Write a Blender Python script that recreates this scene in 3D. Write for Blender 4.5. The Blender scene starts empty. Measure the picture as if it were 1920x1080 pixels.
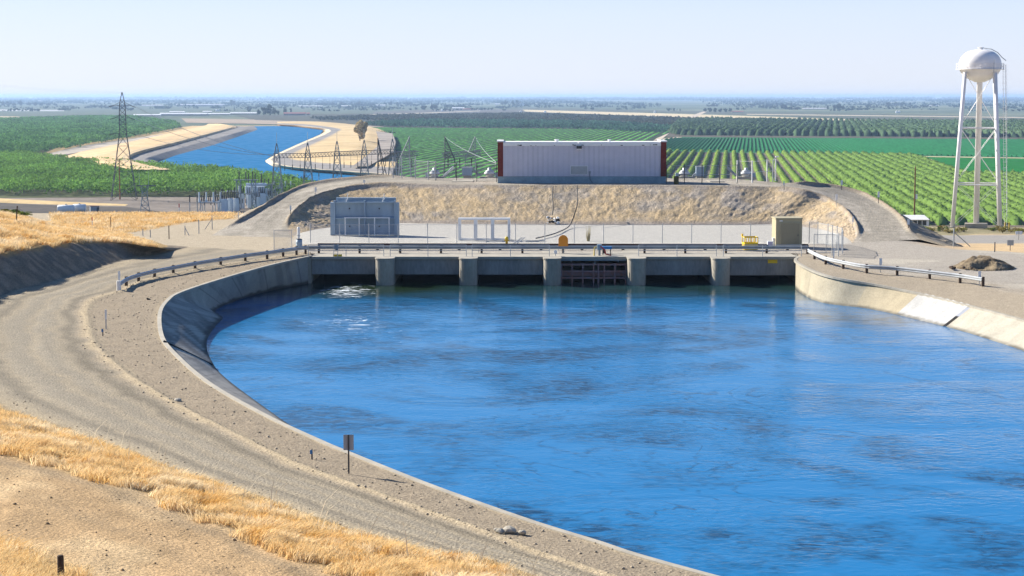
import bpy, math, random
import numpy as np
from mathutils import Vector, Matrix
random.seed(7)
RNG = np.random.default_rng(7)
SC = bpy.context.scene
COL = SC.collection
R = math.radians

# ------------------------------------------------------------------ camera model (metres, x east, y away, z up; z 0 = bridge deck)
F, HZ, CAM = 3500.0, 180.0, 14.4
PITCH = math.atan((540 - HZ) / F)
CP, SP = math.cos(PITCH), math.sin(PITCH)
PLAIN = -32.0
WATER = -2.4


def ray(px, py):
    u, v = (px - 960) / F, (540 - py) / F
    return u, CP + v * SP, -SP + v * CP


def P(px, py, z):                      # surveyed point: where a sight line meets level z
    d = ray(px, py)
    t = (z - CAM) / d[2]
    return np.array([d[0] * t, d[1] * t, z])


def PD(px, py, y):                     # surveyed point at distance y
    d = ray(px, py)
    t = y / d[1]
    return np.array([d[0] * t, y, CAM + d[2] * t])


# ------------------------------------------------------------------ noise
def _h(ix, iy, s):
    n = (ix.astype(np.int64) * 374761393 + iy.astype(np.int64) * 668265263 + s * 982451653) & 0xFFFFFFFF
    n = ((n ^ (n >> 13)) * 1274126177) & 0xFFFFFFFF
    return ((n ^ (n >> 16)) & 0xFFFF) / 65535.0


def vn(x, y, s=0):
    x = np.asarray(x, float); y = np.asarray(y, float)
    ix, iy = np.floor(x), np.floor(y)
    fx, fy = x - ix, y - iy
    fx = fx * fx * (3 - 2 * fx); fy = fy * fy * (3 - 2 * fy)
    a, b = _h(ix, iy, s), _h(ix + 1, iy, s)
    c, d = _h(ix, iy + 1, s), _h(ix + 1, iy + 1, s)
    return (a * (1 - fx) + b * fx) * (1 - fy) + (c * (1 - fx) + d * fx) * fy


def fbm(x, y, s=0, o=4):
    t, a, w = 0, 1.0, 0
    for i in range(o):
        t = t + a * vn(x * 2 ** i + 17.3 * i, y * 2 ** i - 9.1 * i, s + i); w += a; a *= .5
    return t / w                        # 0..1


def smooth(a, b, x):
    t = np.clip((x - a) / (b - a), 0, 1)
    return t * t * (3 - 2 * t)


# ------------------------------------------------------------------ objects
def props(o, label=None, cat=None, group=None, kind=None):
    if label: o['label'] = label
    if cat: o['category'] = cat
    if group: o['group'] = group
    if kind: o['kind'] = kind
    return o


def thing(name, label, cat, loc=(0, 0, 0), rz=0, group=None):
    o = bpy.data.objects.new(name, None)
    COL.objects.link(o)
    o.location = tuple(float(c) for c in loc)
    o.rotation_euler = (0, 0, rz)
    o.empty_display_size = .2
    return props(o, label, cat, group)


def copy_tree(o, parent=None):
    c = o.copy(); COL.objects.link(c); c.parent = parent
    for ch in list(o.children):
        copy_tree(ch, c)
    return c


def raw(name, v, f, mat, parent=None, smooth_=False, col=None):
    """v (n,3) array, f (m,k) array of equal-sided faces, col optional (n,3) albedo per vertex"""
    v = np.asarray(v, np.float32); f = np.asarray(f, np.int32)
    me = bpy.data.meshes.new(name)
    n, (m, k) = len(v), f.shape
    me.vertices.add(n); me.vertices.foreach_set('co', v.ravel())
    me.loops.add(m * k); me.loops.foreach_set('vertex_index', f.ravel())
    me.polygons.add(m)
    me.polygons.foreach_set('loop_start', np.arange(0, m * k, k, dtype=np.int32))
    try:
        me.polygons.foreach_set('loop_total', np.full(m, k, np.int32))
    except Exception:
        pass
    me.update(calc_edges=True)
    if smooth_:
        me.polygons.foreach_set('use_smooth', np.ones(m, bool))
    if col is not None:
        at = me.color_attributes.new('col', 'FLOAT_COLOR', 'POINT')
        c = np.ones((n, 4), np.float32); c[:, :3] = col
        at.data.foreach_set('color', c.ravel())
    me.validate()
    me.materials.append(mat)
    o = bpy.data.objects.new(name, me)
    COL.objects.link(o)
    if parent: o.parent = parent
    return o


class MB:
    def __init__(s): s.v = []; s.f = []
    def add(s, v, f):
        b = len(s.v); s.v += [tuple(map(float, q)) for q in v]
        s.f += [tuple(i + b for i in q) for q in f]; return s
    def box(s, c, d, rz=0, ch=0):
        x, y, z = d[0] / 2, d[1] / 2, d[2] / 2
        ca, sa = math.cos(rz), math.sin(rz)
        v = []
        for k in (-z, z):
            for (i, j) in ((-x, -y), (x, -y), (x, y), (-x, y)):
                v.append((c[0] + i * ca - j * sa, c[1] + i * sa + j * ca, c[2] + k))
        return s.add(v, [(3, 2, 1, 0), (4, 5, 6, 7), (0, 1, 5, 4), (1, 2, 6, 5), (2, 3, 7, 6), (3, 0, 4, 7)])
    def bar(s, a, b, r, n=6, r2=None):
        a, b = Vector(a), Vector(b); d = (b - a)
        if d.length < 1e-6: return s
        d.normalize()
        u = d.orthogonal().normalized(); w = d.cross(u)
        r2 = r if r2 is None else r2
        v = [a + (u * math.cos(2 * math.pi * i / n) + w * math.sin(2 * math.pi * i / n)) * r for i in range(n)]
        v += [b + (u * math.cos(2 * math.pi * i / n) + w * math.sin(2 * math.pi * i / n)) * r2 for i in range(n)]
        f = [(i, (i + 1) % n, n + (i + 1) % n, n + i) for i in range(n)]
        f += [tuple(range(n - 1, -1, -1)), tuple(range(n, 2 * n))]
        return s.add(v, f)
    def beam(s, a, b, w, h, up=(0, 0, 1)):
        a, b = Vector(a), Vector(b); d = (b - a)
        if d.length < 1e-6: return s
        d.normalize(); up = Vector(up)
        x = d.cross(up)
        if x.length < 1e-4: x = d.orthogonal()
        x.normalize(); y = x.cross(d)
        v = []
        for q in (a, b):
            for (i, j) in ((-1, -1), (1, -1), (1, 1), (-1, 1)):
                v.append(q + x * (i * w / 2) + y * (j * h / 2))
        return s.add(v, [(3, 2, 1, 0), (4, 5, 6, 7), (0, 1, 5, 4), (1, 2, 6, 5), (2, 3, 7, 6), (3, 0, 4, 7)])
    def path(s, pts, r, n=6):
        for a, b in zip(pts[:-1], pts[1:]): s.bar(a, b, r, n)
        return s
    def lathe(s, prof, n=24, c=(0, 0, 0)):
        v = []
        for (r, z) in prof:
            for i in range(n):
                t = 2 * math.pi * i / n
                v.append((c[0] + r * math.cos(t), c[1] + r * math.sin(t), c[2] + z))
        f = []
        for k in range(len(prof) - 1):
            for i in range(n):
                j = (i + 1) % n
                f.append((k * n + i, k * n + j, (k + 1) * n + j, (k + 1) * n + i))
        f += [tuple(range(n - 1, -1, -1)), tuple(range((len(prof) - 1) * n, len(prof) * n))]
        return s.add(v, f)
    def sweep(s, pts, prof):
        """prof: closed list of (side, up) swept along pts"""
        pts = [Vector(p) for p in pts]; k = len(prof); v = []; f = []
        for i, p in enumerate(pts):
            d = (pts[min(i + 1, len(pts) - 1)] - pts[max(i - 1, 0)]); d.z = 0; d.normalize()
            x = Vector((d.y, -d.x, 0))
            for (a, b) in prof: v.append(p + x * a + Vector((0, 0, b)))
        for i in range(len(pts) - 1):
            for j in range(k):
                f.append((i * k + j, i * k + (j + 1) % k, (i + 1) * k + (j + 1) % k, (i + 1) * k + j))
        f += [tuple(range(k - 1, -1, -1)), tuple(range((len(pts) - 1) * k, len(pts) * k))]
        return s.add(v, f)
    def prism(s, poly, z0, z1):
        n = len(poly)
        v = [(p[0], p[1], z0) for p in poly] + [(p[0], p[1], z1) for p in poly]
        f = [(i, (i + 1) % n, n + (i + 1) % n, n + i) for i in range(n)]
        return s.add(v, f + [tuple(range(n - 1, -1, -1)), tuple(range(n, 2 * n))])
    def build(s, name, mat, parent=None, smooth_=False, bevel=0):
        me = bpy.data.meshes.new(name)
        me.from_pydata(s.v, [], s.f); me.validate(); me.update()
        if smooth_:
            for p in me.polygons: p.use_smooth = True
        me.materials.append(mat)
        o = bpy.data.objects.new(name, me); COL.objects.link(o)
        if parent: o.parent = parent
        if bevel:
            b = o.modifiers.new('bevel', 'BEVEL'); b.width = bevel; b.segments = 2; b.limit_method = 'ANGLE'
        return o


def grid_faces(n, m):
    i, j = np.meshgrid(np.arange(n - 1), np.arange(m - 1), indexing='ij')
    a = (i * m + j).ravel()
    return np.stack([a, a + m, a + m + 1, a + 1], 1)


def catmull(ctrl, n, w=None):
    """ctrl (k,d) -> (n,d) samples and their station index, spaced by arc length"""
    c = np.asarray(ctrl, float); k = len(c)
    t = np.linspace(0, k - 1, 60 * (k - 1) + 1)
    def ev(t):
        i = np.clip(np.floor(t).astype(int), 0, k - 2); u = (t - i)[:, None]
        p0, p1, p2, p3 = c[np.clip(i - 1, 0, k - 1)], c[i], c[i + 1], c[np.clip(i + 2, 0, k - 1)]
        return .5 * (2 * p1 + (p2 - p0) * u + (2 * p0 - 5 * p1 + 4 * p2 - p3) * u ** 2 + (3 * p1 - p0 - 3 * p2 + p3) * u ** 3)
    q = ev(t)
    if w is None: w = slice(0, 2)
    L = np.concatenate([[0], np.cumsum(np.linalg.norm(np.diff(q[:, w], axis=0), axis=1))])
    tt = np.interp(np.linspace(0, L[-1], n), L, t)
    return ev(tt), tt


def loft(stations, n, subs, w=None):
    """stations: list of rows of 3-D points (same count). returns verts (n, M, 3), station index (n,), column coordinate (M,)"""
    st = np.asarray(stations, float); k, c, _ = st.shape
    q, s = catmull(st.reshape(k, c * 3), n, w or slice(0, 2))
    q = q.reshape(n, c, 3)
    ts = np.concatenate([np.linspace(i, i + 1, subs[i], endpoint=False) for i in range(c - 1)] + [[c - 1.]])
    i = np.clip(np.floor(ts).astype(int), 0, c - 2); u = (ts - i)[None, :, None]
    return q[:, i] * (1 - u) + q[:, i + 1] * u, s, ts


# ------------------------------------------------------------------ materials
def mat_new(name):
    m = bpy.data.materials.new(name); m.use_nodes = True
    nt = m.node_tree; nt.nodes.clear()
    out = nt.nodes.new('ShaderNodeOutputMaterial')
    return m, nt, out


def nd(nt, typ, **kw):
    n = nt.nodes.new(typ)
    for k, v in kw.items():
        if k.startswith('i_'):
            n.inputs[k[2:].replace('_', ' ')].default_value = v
        else:
            setattr(n, k, v)
    return n


def M(name, col, rough=.7, var=.15, scale=3.0, bump=0.0, bscale=20.0, metal=0.0, col2=None, attr=False, stretch=(1, 1, 1), spec=.3, fine=0.0, fscale=40.0):
    """plain surface: base colour broken up by noise; attr = base colour from the mesh's own colour layer"""
    m, nt, out = mat_new(name)
    L = nt.links.new
    b = nd(nt, 'ShaderNodeBsdfPrincipled'); b.inputs['Roughness'].default_value = rough
    b.inputs['Metallic'].default_value = metal; b.inputs['Specular IOR Level'].default_value = spec
    tc = nd(nt, 'ShaderNodeTexCoord'); mp = nd(nt, 'ShaderNodeMapping'); mp.inputs['Scale'].default_value = stretch
    L(tc.outputs['Object'], mp.inputs[0])
    n1 = nd(nt, 'ShaderNodeTexNoise', i_Scale=scale, i_Detail=5.0, i_Roughness=.6)
    L(mp.outputs[0], n1.inputs['Vector'])
    mr = nd(nt, 'ShaderNodeMapRange'); mr.inputs['From Min'].default_value = .3; mr.inputs['From Max'].default_value = .7
    L(n1.outputs[0], mr.inputs[0])
    mx = nd(nt, 'ShaderNodeMix', data_type='RGBA')
    L(mr.outputs[0], mx.inputs[0])
    if attr:
        a = nd(nt, 'ShaderNodeVertexColor', layer_name='col')
        d = nd(nt, 'ShaderNodeMix', data_type='RGBA', blend_type='MULTIPLY'); d.inputs[0].default_value = 1
        l = nd(nt, 'ShaderNodeMix', data_type='RGBA', blend_type='MULTIPLY'); l.inputs[0].default_value = 1
        d.inputs[7].default_value = (1 - var, 1 - var, 1 - var, 1); l.inputs[7].default_value = (1 + var, 1 + var, 1 + var, 1)
        l.clamp_result = False
        L(a.outputs[0], d.inputs[6]); L(a.outputs[0], l.inputs[6])
        L(d.outputs[2], mx.inputs[6]); L(l.outputs[2], mx.inputs[7])
    else:
        c2 = col2 or tuple(min(1, c * (1 + var)) for c in col)
        mx.inputs[6].default_value = (*[c * (1 - var) for c in col], 1) if not col2 else (*col, 1)
        mx.inputs[7].default_value = (*c2, 1)
    last = mx.outputs[2]
    if fine:
        n2 = nd(nt, 'ShaderNodeTexNoise', i_Scale=fscale, i_Detail=3.0, i_Roughness=.7)
        L(mp.outputs[0], n2.inputs['Vector'])
        r2 = nd(nt, 'ShaderNodeMapRange'); r2.inputs['From Min'].default_value = .35; r2.inputs['From Max'].default_value = .65
        r2.inputs['To Min'].default_value = 1 - fine; r2.inputs['To Max'].default_value = 1 + fine
        L(n2.outputs[0], r2.inputs[0])
        v = nd(nt, 'ShaderNodeVectorMath', operation='SCALE')
        L(last, v.inputs[0]); L(r2.outputs[0], v.inputs['Scale']); last = v.outputs[0]
    L(last, b.inputs['Base Color'])
    if bump:
        n3 = nd(nt, 'ShaderNodeTexNoise', i_Scale=bscale, i_Detail=4.0, i_Roughness=.65)
        L(mp.outputs[0], n3.inputs['Vector'])
        bp = nd(nt, 'ShaderNodeBump', i_Strength=1.0, i_Distance=bump)
        L(n3.outputs[0], bp.inputs['Height']); L(bp.outputs[0], b.inputs['Normal'])
    L(b.outputs[0], out.inputs[0])
    return m


def M_leaf(name, trans=.3, attr=True, col=(.05, .1, .02)):
    m, nt, out = mat_new(name); L = nt.links.new
    d = nd(nt, 'ShaderNodeBsdfDiffuse'); t = nd(nt, 'ShaderNodeBsdfTranslucent'); mx = nd(nt, 'ShaderNodeMixShader')
    mx.inputs[0].default_value = trans
    if attr:
        a = nd(nt, 'ShaderNodeVertexColor', layer_name='col'); src = a.outputs[0]
        L(src, d.inputs[0]); L(src, t.inputs[0])
    else:
        d.inputs[0].default_value = (*col, 1); t.inputs[0].default_value = (*col, 1)
    L(d.outputs[0], mx.inputs[1]); L(t.outputs[0], mx.inputs[2]); L(mx.outputs[0], out.inputs[0])
    return m


def M_mesh(name, col, op):
    m, nt, out = mat_new(name); L = nt.links.new
    b = nd(nt, 'ShaderNodeBsdfPrincipled'); b.inputs['Base Color'].default_value = (*col, 1); b.inputs['Roughness'].default_value = .5
    t = nd(nt, 'ShaderNodeBsdfTransparent'); mx = nd(nt, 'ShaderNodeMixShader'); mx.inputs[0].default_value = op
    L(t.outputs[0], mx.inputs[1]); L(b.outputs[0], mx.inputs[2]); L(mx.outputs[0], out.inputs[0])
    return m


def M_water(name, deep, ripple, scale, foam=None, rough=.06, spec=.5):
    m, nt, out = mat_new(name); L = nt.links.new
    b = nd(nt, 'ShaderNodeBsdfPrincipled')
    b.inputs['Roughness'].default_value = rough; b.inputs['IOR'].default_value = 1.33; b.inputs['Specular IOR Level'].default_value = spec
    g = nd(nt, 'ShaderNodeNewGeometry')
    def noise(sc, st, det, rot=0.0, dist=0.0):
        mp = nd(nt, 'ShaderNodeMapping'); mp.inputs['Scale'].default_value = (sc * st[0], sc * st[1], sc)
        mp.inputs['Rotation'].default_value = (0, 0, rot)
        L(g.outputs['Position'], mp.inputs[0])
        n = nd(nt, 'ShaderNodeTexNoise', i_Scale=1.0, i_Detail=det, i_Roughness=.55, i_Distortion=dist)
        L(mp.outputs[0], n.inputs['Vector']); return n.outputs[0]
    def rng(x, a, c, lo, hi):
        r = nd(nt, 'ShaderNodeMapRange'); r.inputs['From Min'].default_value = a; r.inputs['From Max'].default_value = c
        r.inputs['To Min'].default_value = lo; r.inputs['To Max'].default_value = hi; L(x, r.inputs[0]); return r.outputs[0]
    def mul(x, y):
        k = nd(nt, 'ShaderNodeMath', operation='MULTIPLY'); L(x, k.inputs[0])
        if isinstance(y, float): k.inputs[1].default_value = y
        else: L(y, k.inputs[1])
        return k.outputs[0]
    def addn(x, y):
        k = nd(nt, 'ShaderNodeMath', operation='ADD'); L(x, k.inputs[0]); L(y, k.inputs[1]); return k.outputs[0]
    patch = rng(noise(.045 * scale, (.8, 1.3), 6.0, .3, 1.6), .46, .64, .3, 1.15)
    swirl = noise(.22 * scale, (.8, 1.2), 4.0, -.3, 1.2)
    small = noise(2.1 * scale, (.85, 1.15), 5.0, .15, .8)
    h = addn(mul(mul(small, patch), ripple * 1.0), mul(swirl, ripple * 1.0))
    bp = nd(nt, 'ShaderNodeBump', i_Strength=1.0, i_Distance=1.0)
    L(h, bp.inputs['Height']); L(bp.outputs[0], b.inputs['Normal'])
    base = nd(nt, 'ShaderNodeMix', data_type='RGBA')
    base.inputs[6].default_value = (*deep, 1); base.inputs[7].default_value = (*[c * .22 for c in deep], 1)  # second colour paints in the dark look of ripples that face differently
    pm = rng(noise(.05 * scale, (.95, .95), 7.0, .2, 2.6), .48, .63, 0., 1.)
    grain = rng(noise(1.3 * scale, (.9, 1.25), 5.0, .1, 1.0), .40, .58, .25, 1.)
    vn_ = noise(.085 * scale, (.9, .9), 3.0, .35, 2.6)
    vs = nd(nt, 'ShaderNodeMath', operation='SUBTRACT'); L(vn_, vs.inputs[0]); vs.inputs[1].default_value = .5
    va = nd(nt, 'ShaderNodeMath', operation='ABSOLUTE'); L(vs.outputs[0], va.inputs[0])
    vein = mul(rng(va.outputs[0], .0, .026, .7, 0.), rng(noise(.11 * scale, (1, 1), 2.0), .40, .58, 0., 1.))
    fac = nd(nt, 'ShaderNodeMath', operation='MAXIMUM'); L(mul(pm, grain), fac.inputs[0]); L(mul(vein, grain), fac.inputs[1])
    L(fac.outputs[0], base.inputs[0])
    last = base.outputs[2]
    if foam:
        a = nd(nt, 'ShaderNodeVertexColor', layer_name='col')
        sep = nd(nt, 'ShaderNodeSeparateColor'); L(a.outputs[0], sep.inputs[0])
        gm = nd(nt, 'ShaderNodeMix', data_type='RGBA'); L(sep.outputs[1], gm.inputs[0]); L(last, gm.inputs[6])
        gm.inputs[7].default_value = (.014, .03, .012, 1); last = gm.outputs[2]  # water colour with the wall's reflection painted into it
        fn = noise(1.3, (.55, 2.2), 6.0, .1, 1.5)
        t = nd(nt, 'ShaderNodeMath', operation='SUBTRACT'); L(fn, t.inputs[0])
        th = rng(sep.outputs[0], 0, 1, .84, .535); L(th, t.inputs[1])
        fm = rng(t.outputs[0], 0, .06, 0., 1.)
        x = nd(nt, 'ShaderNodeMix', data_type='RGBA'); L(fm, x.inputs[0]); L(last, x.inputs[6]); x.inputs[7].default_value = (.75, .8, .85, 1)
        last = x.outputs[2]
        rr = rng(fm, 0, 1, rough, .7); L(rr, b.inputs['Roughness'])
    L(last, b.inputs['Base Color'])
    L(b.outputs[0], out.inputs[0])
    return m


def M_farwater(name, col, rip, sc):
    m, nt, out = mat_new(name); L = nt.links.new
    d = nd(nt, 'ShaderNodeBsdfDiffuse'); d.inputs[0].default_value = (*col, 1)
    gl = nd(nt, 'ShaderNodeBsdfGlossy'); gl.inputs['Roughness'].default_value = .3; gl.inputs[0].default_value = (.6, .75, 1, 1)
    mx = nd(nt, 'ShaderNodeMixShader')
    n = nd(nt, 'ShaderNodeTexNoise', i_Scale=sc, i_Detail=6.0); g = nd(nt, 'ShaderNodeNewGeometry'); L(g.outputs['Position'], n.inputs['Vector'])
    r = nd(nt, 'ShaderNodeMapRange'); r.inputs['From Min'].default_value = .35; r.inputs['From Max'].default_value = .7; r.inputs['To Min'].default_value = .03; r.inputs['To Max'].default_value = .22
    L(n.outputs[0], r.inputs[0]); L(r.outputs[0], mx.inputs[0])
    b = nd(nt, 'ShaderNodeBump', i_Strength=1.0, i_Distance=rip); L(n.outputs[0], b.inputs['Height']); L(b.outputs[0], gl.inputs['Normal'])
    L(d.outputs[0], mx.inputs[1]); L(gl.outputs[0], mx.inputs[2]); L(mx.outputs[0], out.inputs[0])
    return m


MT = dict(
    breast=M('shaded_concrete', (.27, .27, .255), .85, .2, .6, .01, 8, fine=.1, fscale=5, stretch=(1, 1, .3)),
    ground=M('earth_and_gravel', (0, 0, 0), .95, .08, 1.2, .085, 8, attr=True, spec=.1, fine=.32, fscale=10),
    soil=M('rough_soil', (0, 0, 0), .95, .2, .8, .16, 4, attr=True, spec=.1, fine=.25, fscale=6),
    plain=M('field_soil', (0, 0, 0), .95, .18, .02, 0, attr=True, spec=.05, fine=.12, fscale=.25),
    conc=M('concrete', (.36, .33, .27), .85, .16, .8, .01, 12, fine=.08, fscale=9),
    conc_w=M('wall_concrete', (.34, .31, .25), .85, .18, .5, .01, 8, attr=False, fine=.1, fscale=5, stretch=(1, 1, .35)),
    lining=M('lining_concrete', (0, 0, 0), .85, .14, .5, .012, 10, attr=True, fine=.12, fscale=7),
    galv=M('galvanised_steel', (.44, .46, .47), .45, .12, 2, metal=.25),
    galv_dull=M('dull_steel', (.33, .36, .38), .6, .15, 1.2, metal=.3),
    white=M('white_paint', (.78, .78, .76), .5, .05, 1.5),
    offwhite=M('white_metal_cladding', (.64, .62, .69), .5, .05, .8),
    towerwhite=M('tower_paint', (.80, .775, .755), .5, .09, .5, stretch=(1, 1, .15)),
    greyblue=M('grey_painted_steel', (.28, .37, .45), .55, .12, .9, stretch=(1, 1, .4)),
    dark=M('dark_steel', (.05, .05, .055), .6, .2, 3),
    lattice=M('lattice_steel', (.075, .08, .09), .6, .2, 2, metal=.1),
    lattice_l=M('pale_lattice_steel', (.24, .27, .285), .6, .15, 2, metal=.0),
    wood=M('treated_timber', (.07, .045, .03), .9, .35, 8, stretch=(1, 1, .2)),
    pole=M('pole_timber', (.16, .08, .04), .9, .25, 4, stretch=(1, 1, .1)),
    rust=M('rusty_steel', (.38, .16, .11), .85, .4, 2.5, col2=(.27, .22, .24)),
    rustpipe=M('dark_rust_pipe', (.06, .035, .03), .8, .3, 1.2),
    brick=M('red_brick', (.17, .035, .025), .9, .25, 6),
    basew=M('grey_base_concrete', (.26, .34, .37), .9, .2, .6, fine=.1, fscale=4),
    yellow=M('yellow_paint', (.75, .52, .02), .5, .08, 3),
    orange=M('orange_paint', (.80, .28, .02), .5, .06, 3),
    beige=M('beige_paint', (.40, .35, .22), .6, .06, 1.5),
    red=M('red_paint', (.5, .04, .03), .5, .1, 2),
    blue=M('blue_paint', (.05, .2, .45), .5, .1, 2),
    rubber=M('black_rubber', (.02, .02, .02), .7, .2, 3),
    tank=M('white_tank_paint', (.75, .76, .75), .4, .06, .5),
    trans=M('pale_grey_paint', (.62, .68, .72), .45, .06, .8),
    porcelain=M('brown_porcelain', (.035, .03, .03), .35, .1, 2),
    roof=M('white_roof', (.75, .75, .73), .6, .06, .05),
    barnwall=M('barn_wall', (.3, .3, .3), .8, .1, .05),
    glass=M('dark_window', (.03, .04, .05), .15, .1, 1, spec=.5),
    bark=M('bark', (.14, .10, .07), .95, .3, 3, stretch=(1, 1, .2)),
    leaf=M_leaf('foliage', .25),
    grass=M_leaf('dry_grass', .35),
    chain=M_mesh('chain_link', (.5, .51, .51), .15),
    chainw=M_mesh('bright_chain_link', (.6, .62, .62), .2),
    gravel=M('gravel_stone', (0, 0, 0), .9, .2, 6, attr=True),
)

# ================================================================== SETTING: banks, road, yard, embankment
def C3(*c): return np.array(c, float)


c_road, c_verge, c_wind = C3(.275, .24, .182), C3(.295, .24, .17), C3(.40, .325, .215)
c_bank, c_track, c_straw = C3(.20, .165, .12), C3(.42, .285, .15), C3(.50, .33, .14)
c_yard, c_lot, c_soil = C3(.45, .43, .385), C3(.35, .315, .265), C3(.42, .33, .215)
c_orange = C3(.52, .35, .17)


def mix(a, b, t): return a * (1 - t[..., None]) + b * t[..., None]


def off(p, dx, dy, z): return np.array([p[0] + dx, p[1] + dy, z])


# ---- gravel bank, road, cutting, straw slope and upper track (one surface round the bend)
S = []
def st(l, a, b, T, B, Cc): S.append([np.array(q, float) for q in (l, a, b, T, B, Cc)])
foot = lambda px, py: P(px, py, .1)
st((-18.1, 168.3, -.07), (-18.6, 172.5, -.07), (-31, 180, -.07), (-34, 182, -.07), (-36, 187, -.07), (-38, 192, -.07))
st(P(579, 481, 0), P(570, 473.5, .06), foot(318, 471), P(300, 464, .9), (-37.5, 182, .7), (-40, 190, -.1))
st(P(508, 497, 0), P(480, 487, .08), foot(240, 487), off(foot(240, 487), -2.6, .5, 1.7), (-42, 180, 1.5), (-46, 192, .0))
st(P(425, 520, 0), P(366, 505, .1), foot(170, 508), off(foot(170, 508), -2.9, .5, 2.2), (-46, 177, 2.6), (-52, 192, .4))
st(P(342, 547, 0), P(270, 525, .1), foot(100, 530), off(foot(100, 530), -3, .4, 2.5), (-50, 172, 3.9), (-60, 190, 1))
st(P(315, 563, 0), P(222, 545, .1), foot(40, 545), off(foot(40, 545), -3.1, .3, 2.7), (-53, 165, 4.7), (-68, 182, 2))
st(P(300, 588, 0), P(158, 568, .12), foot(0, 557), off(foot(0, 557), -3.2, .2, 2.9), (-55, 155, 5.3), (-75, 165, 3))
st(P(304, 632, 0), P(158, 622, .12), foot(-80, 615), off(foot(-80, 615), -3.3, 0, 3.0), (-57, 138, 5.8), (-80, 145, 5))
st(P(331, 667, 0), P(181, 661, .12), foot(-85, 680), off(foot(-85, 680), -3.5, -.8, 2.6), (-54, 112, 6), (-82, 112, 8))
st(P(393, 720, 0), P(233, 705, .12), foot(-45, 735), P(-190, 790, 1.8), (-38, 78, 3.2), (-66, 78, 10))
st(P(500, 781, 0), P(311, 752, .12), foot(50, 778), P(-45, 836, 1.55), P(-150, 965, 2.2), (-46, 54, 9))
st(P(607, 831, 0), P(420, 811, .12), foot(165, 818), P(100, 872, 1.55), P(0, 1017, 2.2), (-35, 42, 9))
st(P(653, 850, 0), P(547, 870, .12), foot(300, 868), P(260, 925, 1.55), P(100, 1057, 2.2), (-27, 31, 9.3))
st(P(800, 909, 0), P(700, 927, .12), foot(460, 922), P(420, 990, 1.55), P(210, 1120, 2.2), (-19, 20, 10.3))
st(P(981, 974, 0), P(850, 982, .12), foot(620, 978), P(570, 1048, 1.55), P(350, 1200, 2.2), (-10, 9, 11.8))
st(P(1115, 1016, 0), P(1000, 1036, .12), foot(800, 1030), P(740, 1105, 1.55), P(520, 1290, 2.2), (-2, -3, 12.4))
st(P(1300, 1072, 0), P(1170, 1092, .12), foot(1010, 1085), P(950, 1160, 1.55), P(760, 1370, 2.2), (8, -12, 12.4))
st((18, 41, 0), (15.5, 37.5, .1), (11.5, 31.5, .1), (9.5, 27, 1.6), (5, 19, 2.6), (16, -18, 12))
st((34, 20, 0), (31, 16.5, .1), (26.5, 11, .1), (24, 7, 1.6), (18, 0, 3), (24, -24, 11))
LIP_A = [s[0] for s in S]
V, si, tj = loft(S, 640, [30, 26, 20, 28, 14])
n_, m_ = V.shape[:2]
sg, tg = np.meshgrid(si, tj, indexing='ij')
X, Y = V[..., 0], V[..., 1]
low = smooth(8.6, 9.8, sg)                      # 0 = cutting and mound, 1 = straw slope and track
nz = fbm(X * .35, Y * .35, 3)
nzf = fbm(X * 1.3, Y * 1.3, 11)
tt = tg + (nz - .5) * .18
g = lambda c, w: np.exp(-((tt - c) / w) ** 2)
cl = mix(c_verge, c_wind, g(.93, .09) * .9 + g(.03, .05) * .5)
roadm = smooth(.98, 1.1, tt)
long_ = fbm(tg * 16, sg * 1.2, 12, 4); long2 = fbm(tg * 12, sg * 2.2, 13, 4)
rut = (g(1.22, .05) + g(1.42, .04) + g(1.66, .05)) * (.5 + nzf)
c_r = mix(np.broadcast_to(c_road, V.shape), c_wind, np.clip(rut * .35 + smooth(1.75, 1.95, tt) * .7, 0, 1))
c_r = mix(c_r, C3(.17, .145, .105), np.clip(g(1.12, .06) * .75 + g(1.74, .06) * .5, 0, 1))
c_r = c_r * (.87 + .26 * long_[..., None])
cl = mix(cl, c_r, roadm)
up = mix(mix(np.broadcast_to(c_bank, V.shape), C3(.30, .24, .17), smooth(.4, .7, nzf)), c_straw * .8, smooth(2.85, 3.0, tt))
tr = mix(np.broadcast_to(c_track, V.shape), C3(.50, .36, .20), smooth(.45, .7, fbm(X * .2 + Y * .3, Y * .05 - X * .3, 8)))
tr = mix(tr, C3(.28, .21, .13), np.clip(g(3.12, .06) * .7 + g(3.45, .06) * .5 * nzf, 0, 1))
tr = tr * (.74 + .52 * long2[..., None])
dn = mix(np.broadcast_to(C3(.36, .24, .10), V.shape), tr, smooth(2.96, 3.06, tt))
dn = mix(dn, c_straw * .8, smooth(3.93, 4.03, tt))
outer = mix(up, dn, low)
cl = mix(cl, outer, smooth(1.98, 2.06, tt))
V[..., 2] += .10 * np.exp(-((tg - .93) / .06) ** 2) * smooth(1, 3, sg) * (.5 + nz)
V[..., 2] += .10 * np.exp(-((tg - 1.97) / .04) ** 2) * smooth(1, 3, sg) * (1 - low)
V[..., 2] -= .03 * (g(1.22, .05) + g(1.42, .04) + g(1.66, .05)) * roadm
V[..., 2] += (fbm(X * .9, Y * .9, 21) - .5) * (.10 - .085 * smooth(1.0, 1.15, tt) * smooth(2.0, 1.85, tt)) * smooth(0, .1, tg) * smooth(0, 2, sg)
V[..., 2] += (fbm(X * .5, Y * .5, 31, 5) - .5) * (.7 * smooth(2.1, 2.6, tg)) * (1 - low) * smooth(0, 2.5, sg)
V[..., 2] += (fbm(X * .8, Y * .8, 33, 5) - .5) * (.35 * smooth(2.1, 2.6, tg) * smooth(3.1, 2.9, tg) + .08 * smooth(2.9, 3.1, tg)) * low
BANK = V.copy()
raw('road_and_bank_ground', V.reshape(-1, 3), grid_faces(n_, m_)[:, ::-1], MT['ground'], None, True, cl.reshape(-1, 3))
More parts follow.
